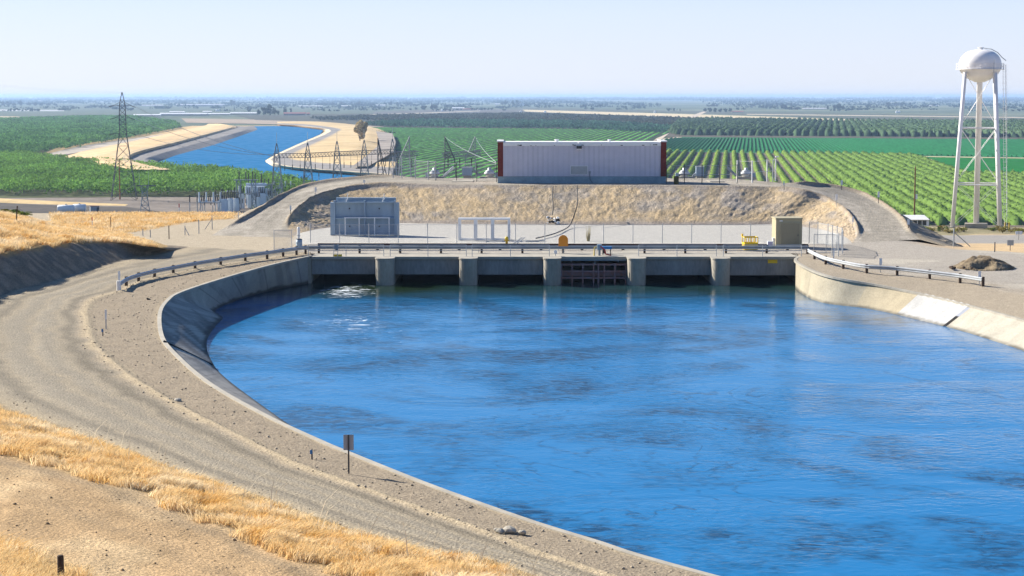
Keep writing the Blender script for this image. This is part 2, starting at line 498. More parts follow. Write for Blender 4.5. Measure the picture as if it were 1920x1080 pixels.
props(bpy.context.scene.objects['road_and_bank_ground'], kind='structure')

# ---- lot behind the other bank
S2 = []
def st2(l, a, e): S2.append([np.array(q, float) for q in (l, a, e, (e[0] + 18 + 9 * len(S2), e[1] - 3, e[2] - .45))])
st2((26.0, 168.3, -.07), (26.3, 171.5, -.07), (41.6, 176.5, -.07))
st2(P(1495, 491, 0), P(1517, 481, .0), (46, 168, -.02))
st2(P(1549, 516, -.2), P(1560, 500, -.08), (48, 164.5, -.05))
st2(P(1652, 535, -.6), P(1682, 516, -.3), (52, 160, -.15))
st2(P(1746, 555, -.9), P(1800, 530, -.45), (56, 155, -.3))
st2(P(1846, 580, -1), P(1890, 547, -.55), (62, 149, -.5))
st2(P(1920, 600, -1), P(2000, 570, -.6), (68, 136, -.6))
st2((38, 112, -1), (44, 116, -.6), (74, 120, -.6))
st2((44, 90, -1), (51, 94, -.6), (84, 100, -.6))
st2((56, 60, -1), (63, 64, -.6), (95, 75, -.6))
st2((74, 20, -1), (80, 24, -.6), (110, 30, -.6))
LIP_B = [s[0] for s in S2]
V, si, tj = loft(S2, 300, [26, 60, 24])
n_, m_ = V.shape[:2]
sg, tg = np.meshgrid(si, tj, indexing='ij'); X, Y = V[..., 0], V[..., 1]
nz = fbm(X * .3, Y * .3, 5); tt = tg + (nz - .5) * .25
cl = mix(np.broadcast_to(C3(.34, .285, .21), V.shape), c_lot, smooth(.95, 1.2, tt))
cl = mix(cl, C3(.44, .395, .32), smooth(.5, .7, fbm(X * .12, Y * .3, 9)) * smooth(1, 1.2, tt) * .8)
V[..., 2] += (fbm(X * .9, Y * .9, 22) - .5) * .08 * smooth(0, .2, tg) * smooth(0, 1, sg)
raw('gravel_lot', V.reshape(-1, 3), grid_faces(n_, m_), MT['ground'], None, True, cl.reshape(-1, 3))['kind'] = 'structure'


def inpoly(x, y, poly):
    poly = np.asarray(poly); r = np.zeros(x.shape, bool); j = len(poly) - 1
    for i in range(len(poly)):
        xi, yi, xj, yj = poly[i][0], poly[i][1], poly[j][0], poly[j][1]
        c = ((yi > y) != (yj > y)) & (x < (xj - xi) * (y - yi) / (yj - yi + 1e-9) + xi)
        r ^= c; j = i
    return r


def pdist(x, y, line):
    d = np.full(x.shape, 1e9)
    for a, b in zip(line[:-1], line[1:]):
        ax, ay, bx, by = a[0], a[1], b[0], b[1]
        t = np.clip(((x - ax) * (bx - ax) + (y - ay) * (by - ay)) / ((bx - ax) ** 2 + (by - ay) ** 2 + 1e-9), 0, 1)
        d = np.minimum(d, np.hypot(x - ax - t * (bx - ax), y - ay - t * (by - ay)))
    return d


def pmask(x, y, poly, w=1.0):
    d = pdist(x, y, list(poly) + [poly[0]])
    return smooth(-w, w, np.where(inpoly(x, y, poly), d, -d))


# ---- yard level, falling away behind to the valley
xs = np.concatenate([np.arange(-140, -66, 2.5), np.arange(-66, 58, .6), np.arange(58, 150, 2.5)])
ys = np.concatenate([np.arange(171.6, 240, .6), np.arange(240, 345, 1.6), np.arange(345, 720, 8)])
X, Y = np.meshgrid(xs, ys, indexing='ij')
ZL = np.interp(Y, [231, 236, 300, 450, 640, 720], [-.04, -.7, -14, -27, -32.6, -33])
ZC = np.interp(Y, [226, 245, 300, 450, 640, 720], [-.04, -4.5, -14, -27, -32.6, -33])
ye = np.interp(X, [20, 41.6, 46, 60, 150], [215, 177, 168.5, 145, 60])
ZR = np.interp(Y, [168, 176, 190, 215, 250, 290, 335, 400, 500, 640, 720], [-.1, -.2, -.9, -3.3, -6.9, -8.3, -9, -19, -27, -32.6, -33])
edge = smooth(-1.0, 2.5, Y - ye)
ZR = -.04 * (1 - edge) + ZR * edge
wl = smooth(-26, -14, X); wr = smooth(38, 46, X)
Z = (ZL * (1 - wl) + ZC * wl) * (1 - wr) + ZR * wr
Z += (fbm(X * .5, Y * .5, 40) - .5) * .05 + (fbm(X * .08, Y * .08, 41) - .5) * 1.2 * smooth(234, 260, Y)
nz = fbm(X * .4, Y * .4, 43)
cl = np.broadcast_to(c_lot, X.shape + (3,)) + 0
cl = mix(cl, C3(.40, .335, .24), smooth(-17, -24, X))
wob = (nz - .5) * 3
strawp = [P(*q, 0)[:2] for q in ((100, 396), (448, 396), (432, 410), (390, 412), (330, 419), (262, 433), (200, 440), (100, 440))]
cl = mix(cl, c_orange * (.8 + .4 * nz[..., None]), pmask(X + wob, Y, strawp, .8) * (X < -20))
yard = [P(*q, 0)[:2] for q in ((548, 457), (1592, 457), (1600, 430), (1500, 415), (900, 410), (620, 415), (560, 432))]
cl = mix(cl, c_yard, pmask(X + wob * .3, Y + wob * .3, yard, .5))
rgt = smooth(0, 2, Y - ye) * wr
cl = mix(cl, C3(.52, .38, .22) * (.85 + .3 * nz[..., None]), rgt)
cl = mix(cl, C3(.30, .28, .25), rgt * smooth(286, 289, Y) * smooth(312, 309, Y))
cl = mix(cl, C3(.25, .22, .13) * (.7 + .7 * nz[..., None]), rgt * smooth(310, 314, Y))
cl = mix(cl, C3(.30, .24, .15), smooth(231, 236, Y) * (1 - wr))
GZ = (xs, ys, Z)
raw('yard_and_hillside', np.stack([X, Y, Z], -1).reshape(-1, 3), grid_faces(*X.shape), MT['ground'], None, True, cl.reshape(-1, 3))['kind'] = 'structure'


def ground_z(x, y):
    i = np.clip(np.searchsorted(xs, x) - 1, 0, len(xs) - 2); j = np.clip(np.searchsorted(ys, y) - 1, 0, len(ys) - 2)
    return float(Z[i, j])


# ---- embankment with the ramp road over it
CR = 3.9
IN = [P(548, 446, -.05), P(541, 432, .2), P(543, 415, .8), P(556, 397, 1.6), P(580, 378, 2.4), P(620, 362, 3.1), P(672, 351, 3.65), P(745, 346.5, CR),
      P(830, 347, CR), P(935, 348, CR), P(1100, 348, CR), P(1250, 348.5, CR), P(1380, 349.5, 3.85), P(1450, 352.5, 3.65), P(1503, 360, 3.3), P(1546, 374, 2.5), P(1580, 394, 1.65),
      P(1600, 418, .8), P(1606, 440, .2), P(1598, 456, -.05)]
OUT = [P(395, 443, -.07), P(410, 432, .1), P(440, 418, .6), P(470, 402, 1.3), P(500, 384, 2.1), P(530, 366, 2.9), P(572, 349, 3.5), P(640, 337.5, 3.9),
       P(725, 331.5, CR), (-8, 240, CR), (8, 240, CR), (18.5, 240, CR), (27, 238, CR), P(1478, 343.5, 3.95), P(1560, 350, 3.4), P(1618, 364, 2.6), P(1660, 385, 1.8), P(1691, 408, 1.1),
       P(1710, 434, .3), P(1724, 449, -.05)]
IN = [np.array(p) for p in IN]; OUT = [np.array(p) for p in OUT]
TOE, FAR = [], []
for i in range(20):
    j0, j1 = max(i - 1, 0), min(i + 1, 19)
    d = IN[j1][:2] - IN[j0][:2]; d = d / np.hypot(*d); nrm = np.array([d[1], -d[0]])      # towards the yard
    w = (max(IN[i][2], 0) + .1) * 2.45
    TOE.append(np.array([*(IN[i][:2] + nrm * w), -.1]))
    d = OUT[j1][:2] - OUT[j0][:2]; d = d / np.hypot(*d); nrm = np.array([-d[1], d[0]])
    h = max(OUT[i][2], 0) + .25
    FAR.append(np.array([*(OUT[i][:2] + nrm * h * 1.9), -.25]))
for _ in range(3):
    TOE = [TOE[0]] + [.25 * TOE[i - 1] + .5 * TOE[i] + .25 * TOE[i + 1] for i in range(1, 19)] + [TOE[19]]
FAR[7] = np.array([-23, 246, -5.]); FAR[8] = np.array([-17, 252, -6.])
for k, q in {9: (-9, 256, -6.5), 10: (8, 257, -6.5), 11: (18, 257, -7), 12: (27, 257, -7.5), 13: (36, 256, -8), 14: (49, 251, -7.5), 15: (55, 239, -6.6), 16: (55, 223, -5.2),
             17: (51.5, 207, -2.9), 18: (47.5, 197, -1.7), 19: (44.0, 184, -.7)}.items(): FAR[k] = np.array(q, float)
st4 = [[TOE[i], IN[i], OUT[i], FAR[i]] for i in range(20)]
V, si, tj = loft(st4, 760, [44, 34, 26], slice(3, 5))
n_, m_ = V.shape[:2]
sg, tg = np.meshgrid(si, tj, indexing='ij'); X, Y = V[..., 0], V[..., 1]
ramp = smooth(1.2, 2.2, sg) * smooth(18.4, 17.6, sg)
U = np.cumsum(np.concatenate([[0], np.hypot(np.diff(V[:, m_ // 3, 0]), np.diff(V[:, m_ // 3, 1]))]))[:, None] + 0 * tg
gul = fbm(U * .55 + fbm(U * .3, tg * 2, 51) * 1.5, tg * 1.3, 50, 5) - .5
rough_ = fbm(U * 1.1, tg * 6, 52, 5) - .5
wface = smooth(.02, .2, tg) * smooth(1.0, .88, tg)
V[..., 2] += ramp * wface * (gul * .22 + rough_ * .10 + (fbm(U * 2.8, tg * 15, 59, 4) - .5) * .20)
V[..., 1] -= ramp * wface * (fbm(U * .7, tg * 5, 56, 4) - .5) * .2
face = smooth(1.03, .96, tg)
far_ = smooth(1.97, 2.04, tg)
V[..., 2] += ramp * far_ * (fbm(U * .8, tg * 6, 54, 4) - .5) * .5
mid = smooth(6.5, 8, sg) * smooth(14, 12.5, sg)
bh = (fbm(U * .8, tg * 0, 55) * .6 + .7)
berm_i = np.exp(-((tg - 1.03) / .04) ** 2) * ramp * (1 - mid * .75)
berm_o = np.exp(-((tg - 1.97) / .045) ** 2) * ramp * (1 - smooth(7.8, 8.6, sg) * smooth(13.4, 12.9, sg))
V[..., 2] += (.36 * berm_i + .36 * berm_o) * bh
nz = fbm(U * .5, tg * 4, 57, 4); big = fbm(U * .12, tg * 1.2, 58)
sc = mix(np.broadcast_to(c_soil, V.shape), C3(.36, .31, .25), smooth(.42, .62, nz))
sc = mix(sc, C3(.49, .365, .21), smooth(.5, .66, big) * .8)
sc = mix(sc, C3(.30, .26, .21), smooth(.52, .68, fbm(U * 2.2, tg * 12, 66, 4)) * .4)
sc = mix(sc, C3(.33, .28, .23), np.clip(smooth(.14, .04, tg) + smooth(.88, .97, tg) * smooth(.4, .55, nz) + smooth(15.5, 17.5, sg) * .4, 0, 1))
rd = mix(np.broadcast_to(C3(.295, .265, .215), V.shape), C3(.37, .33, .27), smooth(.45, .65, fbm(U * .1, tg * 6, 60)))
rd = mix(rd, C3(.30, .24, .17), np.clip(berm_i + berm_o, 0, 1))
oc = mix(np.broadcast_to(C3(.30, .26, .20), V.shape), C3(.38, .31, .21), smooth(.4, .6, nz))
cl = mix(mix(rd, oc, far_), sc, face)
raw('embankment', V.reshape(-1, 3), grid_faces(n_, m_)[:, ::-1], MT['soil'], None, True, cl.reshape(-1, 3))['kind'] = 'structure'

# ---- water of the upper pool
la, _ = catmull(np.array([(-18.6, 182, 0)] + LIP_A[1:] + [(60, -10, 0)]), 150)
lb, _ = catmull(np.array([(26.6, 182, 0)] + LIP_B[1:] + [(95, -10, 0)]), 150)
u = np.linspace(-.03, 1.03, 90)[None, :, None]
V = la[:, None] * (1 - u) + lb[:, None] * u
V[..., 2] = WATER
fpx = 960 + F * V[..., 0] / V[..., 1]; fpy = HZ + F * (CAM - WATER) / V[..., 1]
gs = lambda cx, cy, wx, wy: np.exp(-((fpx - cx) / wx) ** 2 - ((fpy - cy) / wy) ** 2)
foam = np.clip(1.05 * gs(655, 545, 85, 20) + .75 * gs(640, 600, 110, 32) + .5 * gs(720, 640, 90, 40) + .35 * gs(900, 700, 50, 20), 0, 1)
green = np.clip(smooth(575, 542, fpy) * .9 + .3 * gs(720, 537, 80, 12), 0, 1)  # reflection of the dark bridge wall painted in, plus the water's own green
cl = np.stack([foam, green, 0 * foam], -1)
WAT = M_water('canal_water', (.010, .148, .35), .042, 1.0, foam=True, spec=.2)
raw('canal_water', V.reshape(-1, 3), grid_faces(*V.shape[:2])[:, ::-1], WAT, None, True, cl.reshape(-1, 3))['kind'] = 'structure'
# bed of the pool
V2 = V.copy(); V2[..., 2] = -6
raw('canal_bed', V2.reshape(-1, 3), grid_faces(*V.shape[:2])[:, ::-1], MT['conc'], None)['kind'] = 'structure'

# ---- concrete walls of the pool
wl_ = [P(585, 526, WATER), P(508, 545, WATER), P(446, 563, WATER), P(404, 582, WATER), P(386, 596, WATER), P(378, 612, WATER), P(379, 640, WATER), P(396, 675, WATER), P(437, 720, WATER)]
LW = [[LIP_A[0], LIP_A[0] + [0.05, 0, -3.4]]]
for i, l in enumerate(LIP_A[1:], 1):
    if i - 1 < len(wl_): w = np.array(wl_[i - 1])
    else:
        d = LIP_A[min(i + 1, len(LIP_A) - 1)] - LIP_A[i - 1]; d = d / np.hypot(d[0], d[1])
        w = l + np.array([-d[1] * 3.7, d[0] * 3.7, WATER])
    if 5 <= i <= 9:
        d = LIP_A[i + 1] - LIP_A[i - 1]; d = d / np.hypot(d[0], d[1]); nn = np.array([-d[1], d[0]])
        k_ = max(0, (3.7 if i > 5 else 3.0) - float((w - l)[:2] @ nn)); w = w + np.array([nn[0] * k_, nn[1] * k_, 0])
    if i == 1: w = l + np.array([.1, 0, WATER])
    LW.append([l, l + (w - l) * 1.4])
V, si, tj = loft(LW, 1100, [22])
V[:, 0, 2] += .02
sg, tg = np.meshgrid(si, tj, indexing='ij'); X, Y = V[..., 0], V[..., 1]
st_ = smooth(.48, .62, fbm(X * .6, Y * .6, 61, 5)) * smooth(3.2, 5, sg) * smooth(10, 7, sg)
cl = mix(np.broadcast_to(C3(.37, .34, .285), V.shape), C3(.15, .13, .11), st_ * .85)
cl = mix(cl, C3(.30, .31, .29), smooth(.5, .6, vn(sg * 1.7, tg * 0, 62)) * smooth(5, 3, sg) * .6)
Ul = np.cumsum(np.concatenate([[0], np.hypot(np.diff(V[:, 8, 0]), np.diff(V[:, 8, 1]))]))[:, None] + 1.2 * tg
cl = mix(cl, C3(.10, .09, .08), np.exp(-(((Ul / 7.0) % 1 - .5) * 7 / .11) ** 2) * .7)
cl = mix(cl, C3(.19, .18, .16), smooth(.5, .75, fbm(Ul * .9, tg * .7, 67, 5)) * .6)
cl = mix(cl, C3(.07, .065, .055), smooth(.60, .68, tg + (vn(sg * 9, tg * 3, 63) - .5) * .06))
w = thing('canal_wall', 'long shaded concrete canal wall curving between the gravel road and the water', 'canal wall')
raw('lining', V.reshape(-1, 3), grid_faces(*V.shape[:2]), MT['lining'], w, True, cl.reshape(-1, 3))
c = MB(); lip, _ = catmull(np.array(LIP_A), 260)
c.sweep([(p[0], p[1], 0) for p in lip], [(-.12, -.12), (.14, -.12), (.14, .05), (-.12, .05)])
c.build('coping', MT['conc'], w)
# dark drain pipes down the lining
for (a, b) in (((276, 560), (372, 600)), ((308, 640), (398, 684))):
    pa, pb = P(*a, .12), P(b[0], b[1], -2.2)
    d = MB().bar(pa, pb, .07, 8)
    o = d.build('drain_pipe', MT['rubber']); props(o, 'thin black drain hose lying down the pale sloped concrete lining', 'hose', 'drain hoses on the canal lining')

wr_ = {1: P(1495, 540, WATER), 2: P(1526, 552.5, WATER), 3: P(1640, 574, WATER), 4: P(1697, 588, WATER), 5: P(1778, 617, WATER), 6: P(1850, 638, WATER)}
RW = [[LIP_B[0], LIP_B[0] + [0, 0, -3.4]]]
for i, l in enumerate(LIP_B[1:], 1):
    if i in wr_:
        w = np.array(wr_[i])
        if i >= 4: w = l + np.array([-2.1, -.9, WATER - l[2]])
    else: w = l + np.array([-2.2, -1.1, WATER - l[2]])
    if i == 1: w = l + np.array([-.05, 0, WATER])
    if i == 2: w = l + np.array([-.5, -.1, WATER - l[2]])
    if i == 3: w = l + np.array([-1.2, -.5, WATER - l[2]])
    RW.append([l, l + (w - l) * 1.4])
V, si, tj = loft(RW, 360, [16])
V[:, 0, 2] += .03
sg, tg = np.meshgrid(si, tj, indexing='ij')
w2 = thing('canal_wall', 'sunlit cream concrete canal wall below the guardrail and gravel lot', 'canal wall')
dirt = smooth(.62, .70, tg + (vn(sg * 12, tg * 3, 64) - .5) * .05)
stain = smooth(.45, .7, fbm(sg * 5, tg * 1.5, 65, 5)) * .35 + np.exp(-(((sg * 2.2) % 1 - .5) / .02) ** 2) * .8
def panel(s0, s1, colr, name, rib=False, label=None):
    k = np.where((si >= s0) & (si <= s1))[0]
    if k[-1] + 1 < len(si) and not (rib and s1 > 4): k = np.append(k, k[-1] + 1)
    v = V[k].copy()
    if rib: v[..., 2] += .05 * np.sin(si[k] * 50)[:, None] + .03
    q = mix(np.broadcast_to(C3(*colr), v.shape), C3(.10, .09, .07), dirt[k]); q = mix(q, C3(*colr) * .82, stain[k])
    o = raw(name, v.reshape(-1, 3), grid_faces(*v.shape[:2])[:, ::-1], MT['lining'], w2, True, q.reshape(-1, 3))
    if label: o['label'] = label
panel(0, 2.75, (.36, .315, .225), 'wall_panel')
panel(2.75, 3.72, (.355, .30, .20), 'wall_panel')
panel(3.72, 4.72, (.42, .415, .395), 'repair_panel', True, 'whiter ribbed concrete repair panel')
panel(4.72, 10, (.385, .355, .285), 'wall_panel')
c = MB(); lip, _ = catmull(np.array(LIP_B), 200)
c.sweep([(p[0], p[1], p[2]) for p in lip], [(-.1, -.12), (.18, -.12), (.18, .045), (-.1, .045)])
c.build('coping', MT['conc_w'], w2)

# ================================================================== THE CHECK STRUCTURE (road bridge with gate bays)
YB = 167.4
bx = lambda px: float(PD(px, 481, YB)[0])
bz = lambda py: float(PD(960, py, YB)[2])
br = thing('check_bridge', 'long concrete bridge with six bays standing in the blue canal', 'bridge', (0, 0, 0))
MB().box(((bx(583) + bx(1495)) / 2, YB + 2.35, -.13), (bx(1495) - bx(583), 4.3, .26)).build('deck', MT['conc'], br, bevel=.03)
piers = [(706, 740), (862, 895), (1019, 1051), (1176, 1209), (1333, 1366)]
for a, b in piers:
    x0, x1 = bx(a), bx(b); r = (x1 - x0) / 2; xc = (x0 + x1) / 2
    nose = [(xc - r * math.cos(t), YB - 1.15 - .9 * r * math.sin(t)) for t in np.linspace(0, math.pi, 13)]
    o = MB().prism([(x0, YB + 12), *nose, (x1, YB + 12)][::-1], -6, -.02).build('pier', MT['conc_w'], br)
    cap = [(xc - (r + .06) * math.cos(t), YB - 1.15 - (.9 * r + .06) * math.sin(t)) for t in np.linspace(0, math.pi, 13)]
    MB().prism([(x0 - .06, YB + .55), *cap, (x1 + .06, YB + .55)][::-1], -.10, .012).build('pier_cap', MT['conc'], o)
edges = [583] + [q for p in piers for q in p] + [1495]
for i in range(6):
    x0, x1 = bx(edges[2 * i]), bx(edges[2 * i + 1])
    if i == 3: continue
    z0 = bz(515 + i * .4)
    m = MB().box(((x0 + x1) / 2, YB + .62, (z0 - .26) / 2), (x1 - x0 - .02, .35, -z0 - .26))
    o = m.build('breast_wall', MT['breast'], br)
    if i in (0, 5):
        cx, w = ((632, 17) if i == 0 else (1450, 18))
        mm = MB().box((bx(cx), YB + .43, bz(481 if i == 0 else 491)), (w / 20.9, .03, .32))
        mm.build('yellow_plate', MT['yellow'], br)
# dark tunnel behind
MB().box((3.8, YB + 11.6, -3.3), (bx(1495) - bx(583), .4, 5.8)).build('back_wall', MT['conc'], br)
for x, s in ((bx(583) - .26, 1), (bx(1495) + .26, -1)):
    MB().box((x, YB + 6, -3.15), (.5, 12, 6)).build('abutment', MT['conc_w'], br)
MB().box((3.8, YB + 8.2, -.28), (bx(1495) - bx(583), 7.2, .3)).build('culvert_roof', MT['conc'], br)
# the bay without a breast wall: trash gate hung from a girder
x0, x1 = bx(1052), bx(1175)
gt = thing('lift_gate', 'rusty lattice steel gate hanging in the open bay of the bridge', 'gate', (0, 0, 0))
MB().beam((x0, YB + .45, bz(486)), (x1, YB + .45, bz(486)), .3, .3).build('girder', MT['greyblue'], gt)
for py in (497, 510, 522):
    MB().beam((x0 + .05, YB + .55, bz(py)), (x1 - .05, YB + .55, bz(py)), .16, .15).build('crossbeam', MT['rust'], gt)
for k in range(8):
    x = x0 + .05 + (x1 - x0 - .1) * (k if k < 7 else 3.45) / 6.0
    MB().beam((x, YB + .49, bz(494)), (x, YB + .49, bz(534)), .13, .12, (0, 1, 0)).build('upright', MT['rust'], gt)
MB().box(((x0 + x1) / 2, YB + .85, (bz(497) + bz(508)) / 2 - .55), (x1 - x0 - .2, .08, .5)).build('skin_plate', MT['rust'], gt)
for px in (1071, 1160):
    MB().bar((bx(px), YB + .5, bz(492)), (bx(px), YB + .5, bz(484)), .06).build('hanger', MT['galv'], gt)

# pipe railings on the deck edge
RL = ['pipe handrail at the shaded end of the bridge beside the ladder', 'pipe handrail on the second bay of the bridge below the white frame',
      'pipe handrail on the third bay before the orange disc', 'pipe handrail on the bridge just past the lattice gate', 'pipe handrail on the last bay of the bridge above a yellow plate']
for i, xs_ in enumerate(((577, 648, 719), (731, 802, 874), (885, 957, 1030), (1198, 1270, 1344), (1357, 1431, 1504))):
    t = thing('pipe_railing', RL[i], 'railing', (bx(xs_[0]), YB + .42, .0), 0, 'pipe railings on the bridge')
    X_ = [bx(q) - bx(xs_[0]) for q in xs_]
    for x in X_: MB().bar((x, 0, 0), (x, 0, 1.05), .035).build('post', MT['galv'], t)
    for z in (.55, 1.05): MB().bar((X_[0], 0, z), (X_[-1], 0, z), .03).build('rail', MT['galv'], t)
# short ladder frame over the rail
t = thing('ladder', 'short pale steel ladder frame leaning at the bridge handrail', 'ladder', (bx(625), YB + .25, 0))
for x in (0, .36): MB().bar((x, 0, 0), (x + .05, .12, 1.15), .03).build('rail', MT['galv'], t)
for z in (.25, .5, .75, 1.0): MB().bar((.02, .05, z), (.40, .08, z), .02).build('rung', MT['galv'], t)
MB().box((.22, .10, .85), (.3, .04, .4)).build('panel', MT['galv_dull'], t)

# guardrails
WP = [(-.04, .38), (-.02, .38), (.06, .44), (.06, .49), (-.01, .545), (.06, .60), (.06, .65), (-.02, .71), (-.04, .71), (.02, .65), (.02, .60), (-.05, .545), (.02, .49), (.02, .44)]
def guardrail(label, pts, posts, side, beam_mat=MT['galv']):
    t = thing('guardrail', label, 'guardrail', (0, 0, 0), 0, 'guardrails round the pool')
    pts, _ = catmull(np.array(pts), 60)
    prof = [(a * side + .12 * side, b) for a, b in WP]
    MB().sweep([tuple(p) for p in pts], prof).build('beam', beam_mat, t)
    for p in posts:
        MB().box((p[0], p[1], p[2] + .33), (.2, .2, .86)).build('post', MT['wood'], t, bevel=.01)
    return t
gpx = [(223, 545), (237, 536), (260, 528), (290, 520.5), (325, 513.5), (366, 505.5), (414, 497.5), (460, 490), (501, 484.5), (531, 480), (556, 476.5), (573, 474.5)]
gp = [P(a, b + 1, .08) for a, b in gpx]
g1 = guardrail('blue shaded steel guardrail on timber posts curving along the gravel road', gp, gp[1:], 1)
MB().bar((gp[0][0], gp[0][1], .05), (gp[0][0], gp[0][1], .85), .16, 8).build('end_cap', MT['white'], g1)
yg = YB + 3.9
bp = [(bx(x) * (yg / YB), yg, 0.0) for x in [598 + 76.3 * k for k in range(13)]]
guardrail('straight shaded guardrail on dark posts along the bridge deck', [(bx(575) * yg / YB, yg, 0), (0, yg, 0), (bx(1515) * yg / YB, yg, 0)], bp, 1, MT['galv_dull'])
gpx = [(1517, 481), (1527, 486.5), (1548, 496), (1581, 504), (1625, 512), (1682, 516), (1743, 523), (1800, 530), (1843, 537)]
gz = [0, -.02, -.06, -.14, -.22, -.3, -.38, -.45, -.5]
gp2 = [P(a, b, z) for (a, b), z in zip(gpx, gz)]
guardrail('bright white sunlit guardrail on dark posts beside the gravel lot', gp2, gp2[1:], 1)

# rust pipes lying behind the guardrail
for i, (py, r) in enumerate(((463.5, .10), (458, .11))):
    a, b = P(593 + 3 * i, py, .2), P(1515, py + 1.5, .2)
    t = thing('long_pipe', ['thin dark rusty pipe lying just behind the bridge guardrail', 'thicker rust brown pipe lying along the foot of the yard fence'][i], 'pipe', (0, 0, 0))
    MB().bar(a, b, r, 8).build('pipe', MT['rustpipe'], t)
    for k in range(12):
        q = a + (b - a) * (k + .5) / 12
        MB().box((q[0], q[1], q[2] - .15), (.25, .4, .16)).build('support', MT['wood'], t)

# ------------------------------------------------------------------ fences
def chain_fence(label, pts, h=1.8, step=2.9, mesh=MT['chain'], rail=True, name='chain_link_fence', pr=.04, postmat=None, group=None):
    t = thing(name, label, 'fence', (0, 0, 0), 0, group)
    pts = [Vector(p) for p in pts]
    P_ = []
    for a, b in zip(pts[:-1], pts[1:]):
        n = max(1, round((b - a).length / step))
        P_ += [a + (b - a) * k / n for k in range(n)]
    P_.append(pts[-1])
    for p in P_: MB().bar(p, p + Vector((0, 0, h + .12)), pr).build('post', postmat or MT['galv'], t)
    if rail: MB().path([p + Vector((0, 0, h)) for p in P_], .022, 5).build('top_rail', MT['galv'], t)
    m = MB()
    for a, b in zip(P_[:-1], P_[1:]):
        m.add([a + Vector((0, .045, .05)), b + Vector((0, .045, .05)), b + Vector((0, .045, h)), a + Vector((0, .045, h))], [(0, 1, 2, 3)])
    m.build('mesh_panel', mesh, t)
    return t
fa, fb = P(582, 455.5, 0), P(1517, 456, 0)
chain_fence('long chain link fence along the pale gravel yard', [fa, fb])
cf = [P(1517, 456, 0), P(1533, 456, 0), P(1552, 460, 0), P(1578, 468, 0), P(1580, 476, 0), P(1572, 481, 0), P(1560, 480, 0)]
chain_fence('bright curved chain link fence beside the beige hut', cf, 2.0, 2.0, MT['chainw'])
t = thing('fence_gate', 'open chain link gate leaf beside the beige hut', 'gate', P(1526, 475, 0), -.1)
for x in (0, 1.1, 2.2): MB().bar((x, 0, 0), (x, 0, 1.75), .03).build('upright', MT['galv_dull'], t)
for z in (.08, 1.75): MB().bar((0, 0, z), (2.2, 0, z), .025).build('rail', MT['galv_dull'], t)
MB().add([(0, .03, .1), (2.2, .03, .1), (2.2, .03, 1.75), (0, .03, 1.75)], [(0, 1, 2, 3)]).build('mesh_panel', MT['chain'], t)
t = thing('fence_gate', 'open chain link gate leaf at the foot of the dirt ramp', 'gate', P(514, 468.5, 0), .1)
for x in (0, 1.65): MB().bar((x, 0, 0), (x, 0, 1.85), .03).build('upright', MT['galv'], t)
for z in (.08, 1.85): MB().bar((0, 0, z), (1.65, 0, z), .025).build('rail', MT['galv'], t)
MB().add([(0, .03, .1), (1.65, .03, .1), (1.65, .03, 1.85), (0, .03, 1.85)], [(0, 1, 2, 3)]).build('mesh_panel', MT['chain'], t)
# thick white post with blue drum at its foot
q = P(560, 460, 0)
t = thing('bollard', 'thick white capped post at the corner of the yard fence', 'bollard', q)
MB().lathe([(.14, 0), (.14, 1.7), (.10, 1.78)], 12).build('post', MT['white'], t); MB().lathe([(.15, .9), (.15, 1.0)], 12).build('band', MT['galv'], t)
t = thing('drum', 'blue grey steel drum beside the thick white post', 'drum', P(561, 466, 0))
MB().lathe([(.29, 0), (.29, .3), (.305, .31), (.29, .33), (.29, .58), (.305, .6), (.29, .62), (.29, .88)], 16).build('shell', MT['greyblue'], t, True)
MB().lathe([(.30, .87), (.30, .92), (.26, .92), (.26, .89)], 16).build('lid', MT['dark'], t)

# ------------------------------------------------------------------ yard equipment
yt = P(690, 441, 0)[1]; s = F / yt
lx = lambda px: (px - 684) / s
t = thing('bulkhead_panel', 'large blue grey steel bulkhead panel stored upright in the yard', 'steel panel', (*PD(684, 441, yt)[:2], 0))
H = 3.6; W = 6.3
MB().box((0, .45, H / 2), (W, .12, H)).build('plate', MT['greyblue'], t)
for x in (-W / 2, 0, W / 2 - .01): MB().box((x, .22, H / 2), (.16, .5, H)).build('rib', MT['greyblue'], t)
for x in (-W / 2 - .25, W / 2 + .25): MB().box((x, .3, H / 2 - .1), (.34, .6, H - .2)).build('end_beam', MT['greyblue'], t)
for z in (.08, 1.75, H - .2): MB().box((0, .2, z), (W - .2, .36, .12)).build('stiffener', MT['greyblue'], t)
MB().box((.1, .9, H + .12), (W - .1, .5, .3)).build('top_beam', MT['greyblue'], t)
for x in (-1.9, 1.9): MB().path([(x, .1, H - .15), (x, .1, H + .1), (x + .1, .5, H + .1), (x + .1, .5, H + .7)], .04).build('lifting_eye', MT['white'], t)
for x in (-1.6, 1.5):
    for z in (.9, 2.75): MB().bar((x, .36, z), (x, .30, z), .07, 10).build('bolt', MT['dark'], t)
t = thing('equipment_rack', 'thin white steel frame in front of the grey bulkhead panel', 'frame', (*PD(688, 441, yt - .6)[:2], 0))
for x in (-2.25, -.8, .8, 2.3): MB().box((x, 0, .92), (.09, .09, 1.84)).build('upright', MT['white'], t)
MB().box((.02, 0, 1.86), (4.7, .1, .06)).build('top_bar', MT['white'], t)
for x in (-2.25, 2.3): MB().box((x, .5, .06), (.08, 1.1, .1)).build('foot', MT['white'], t)

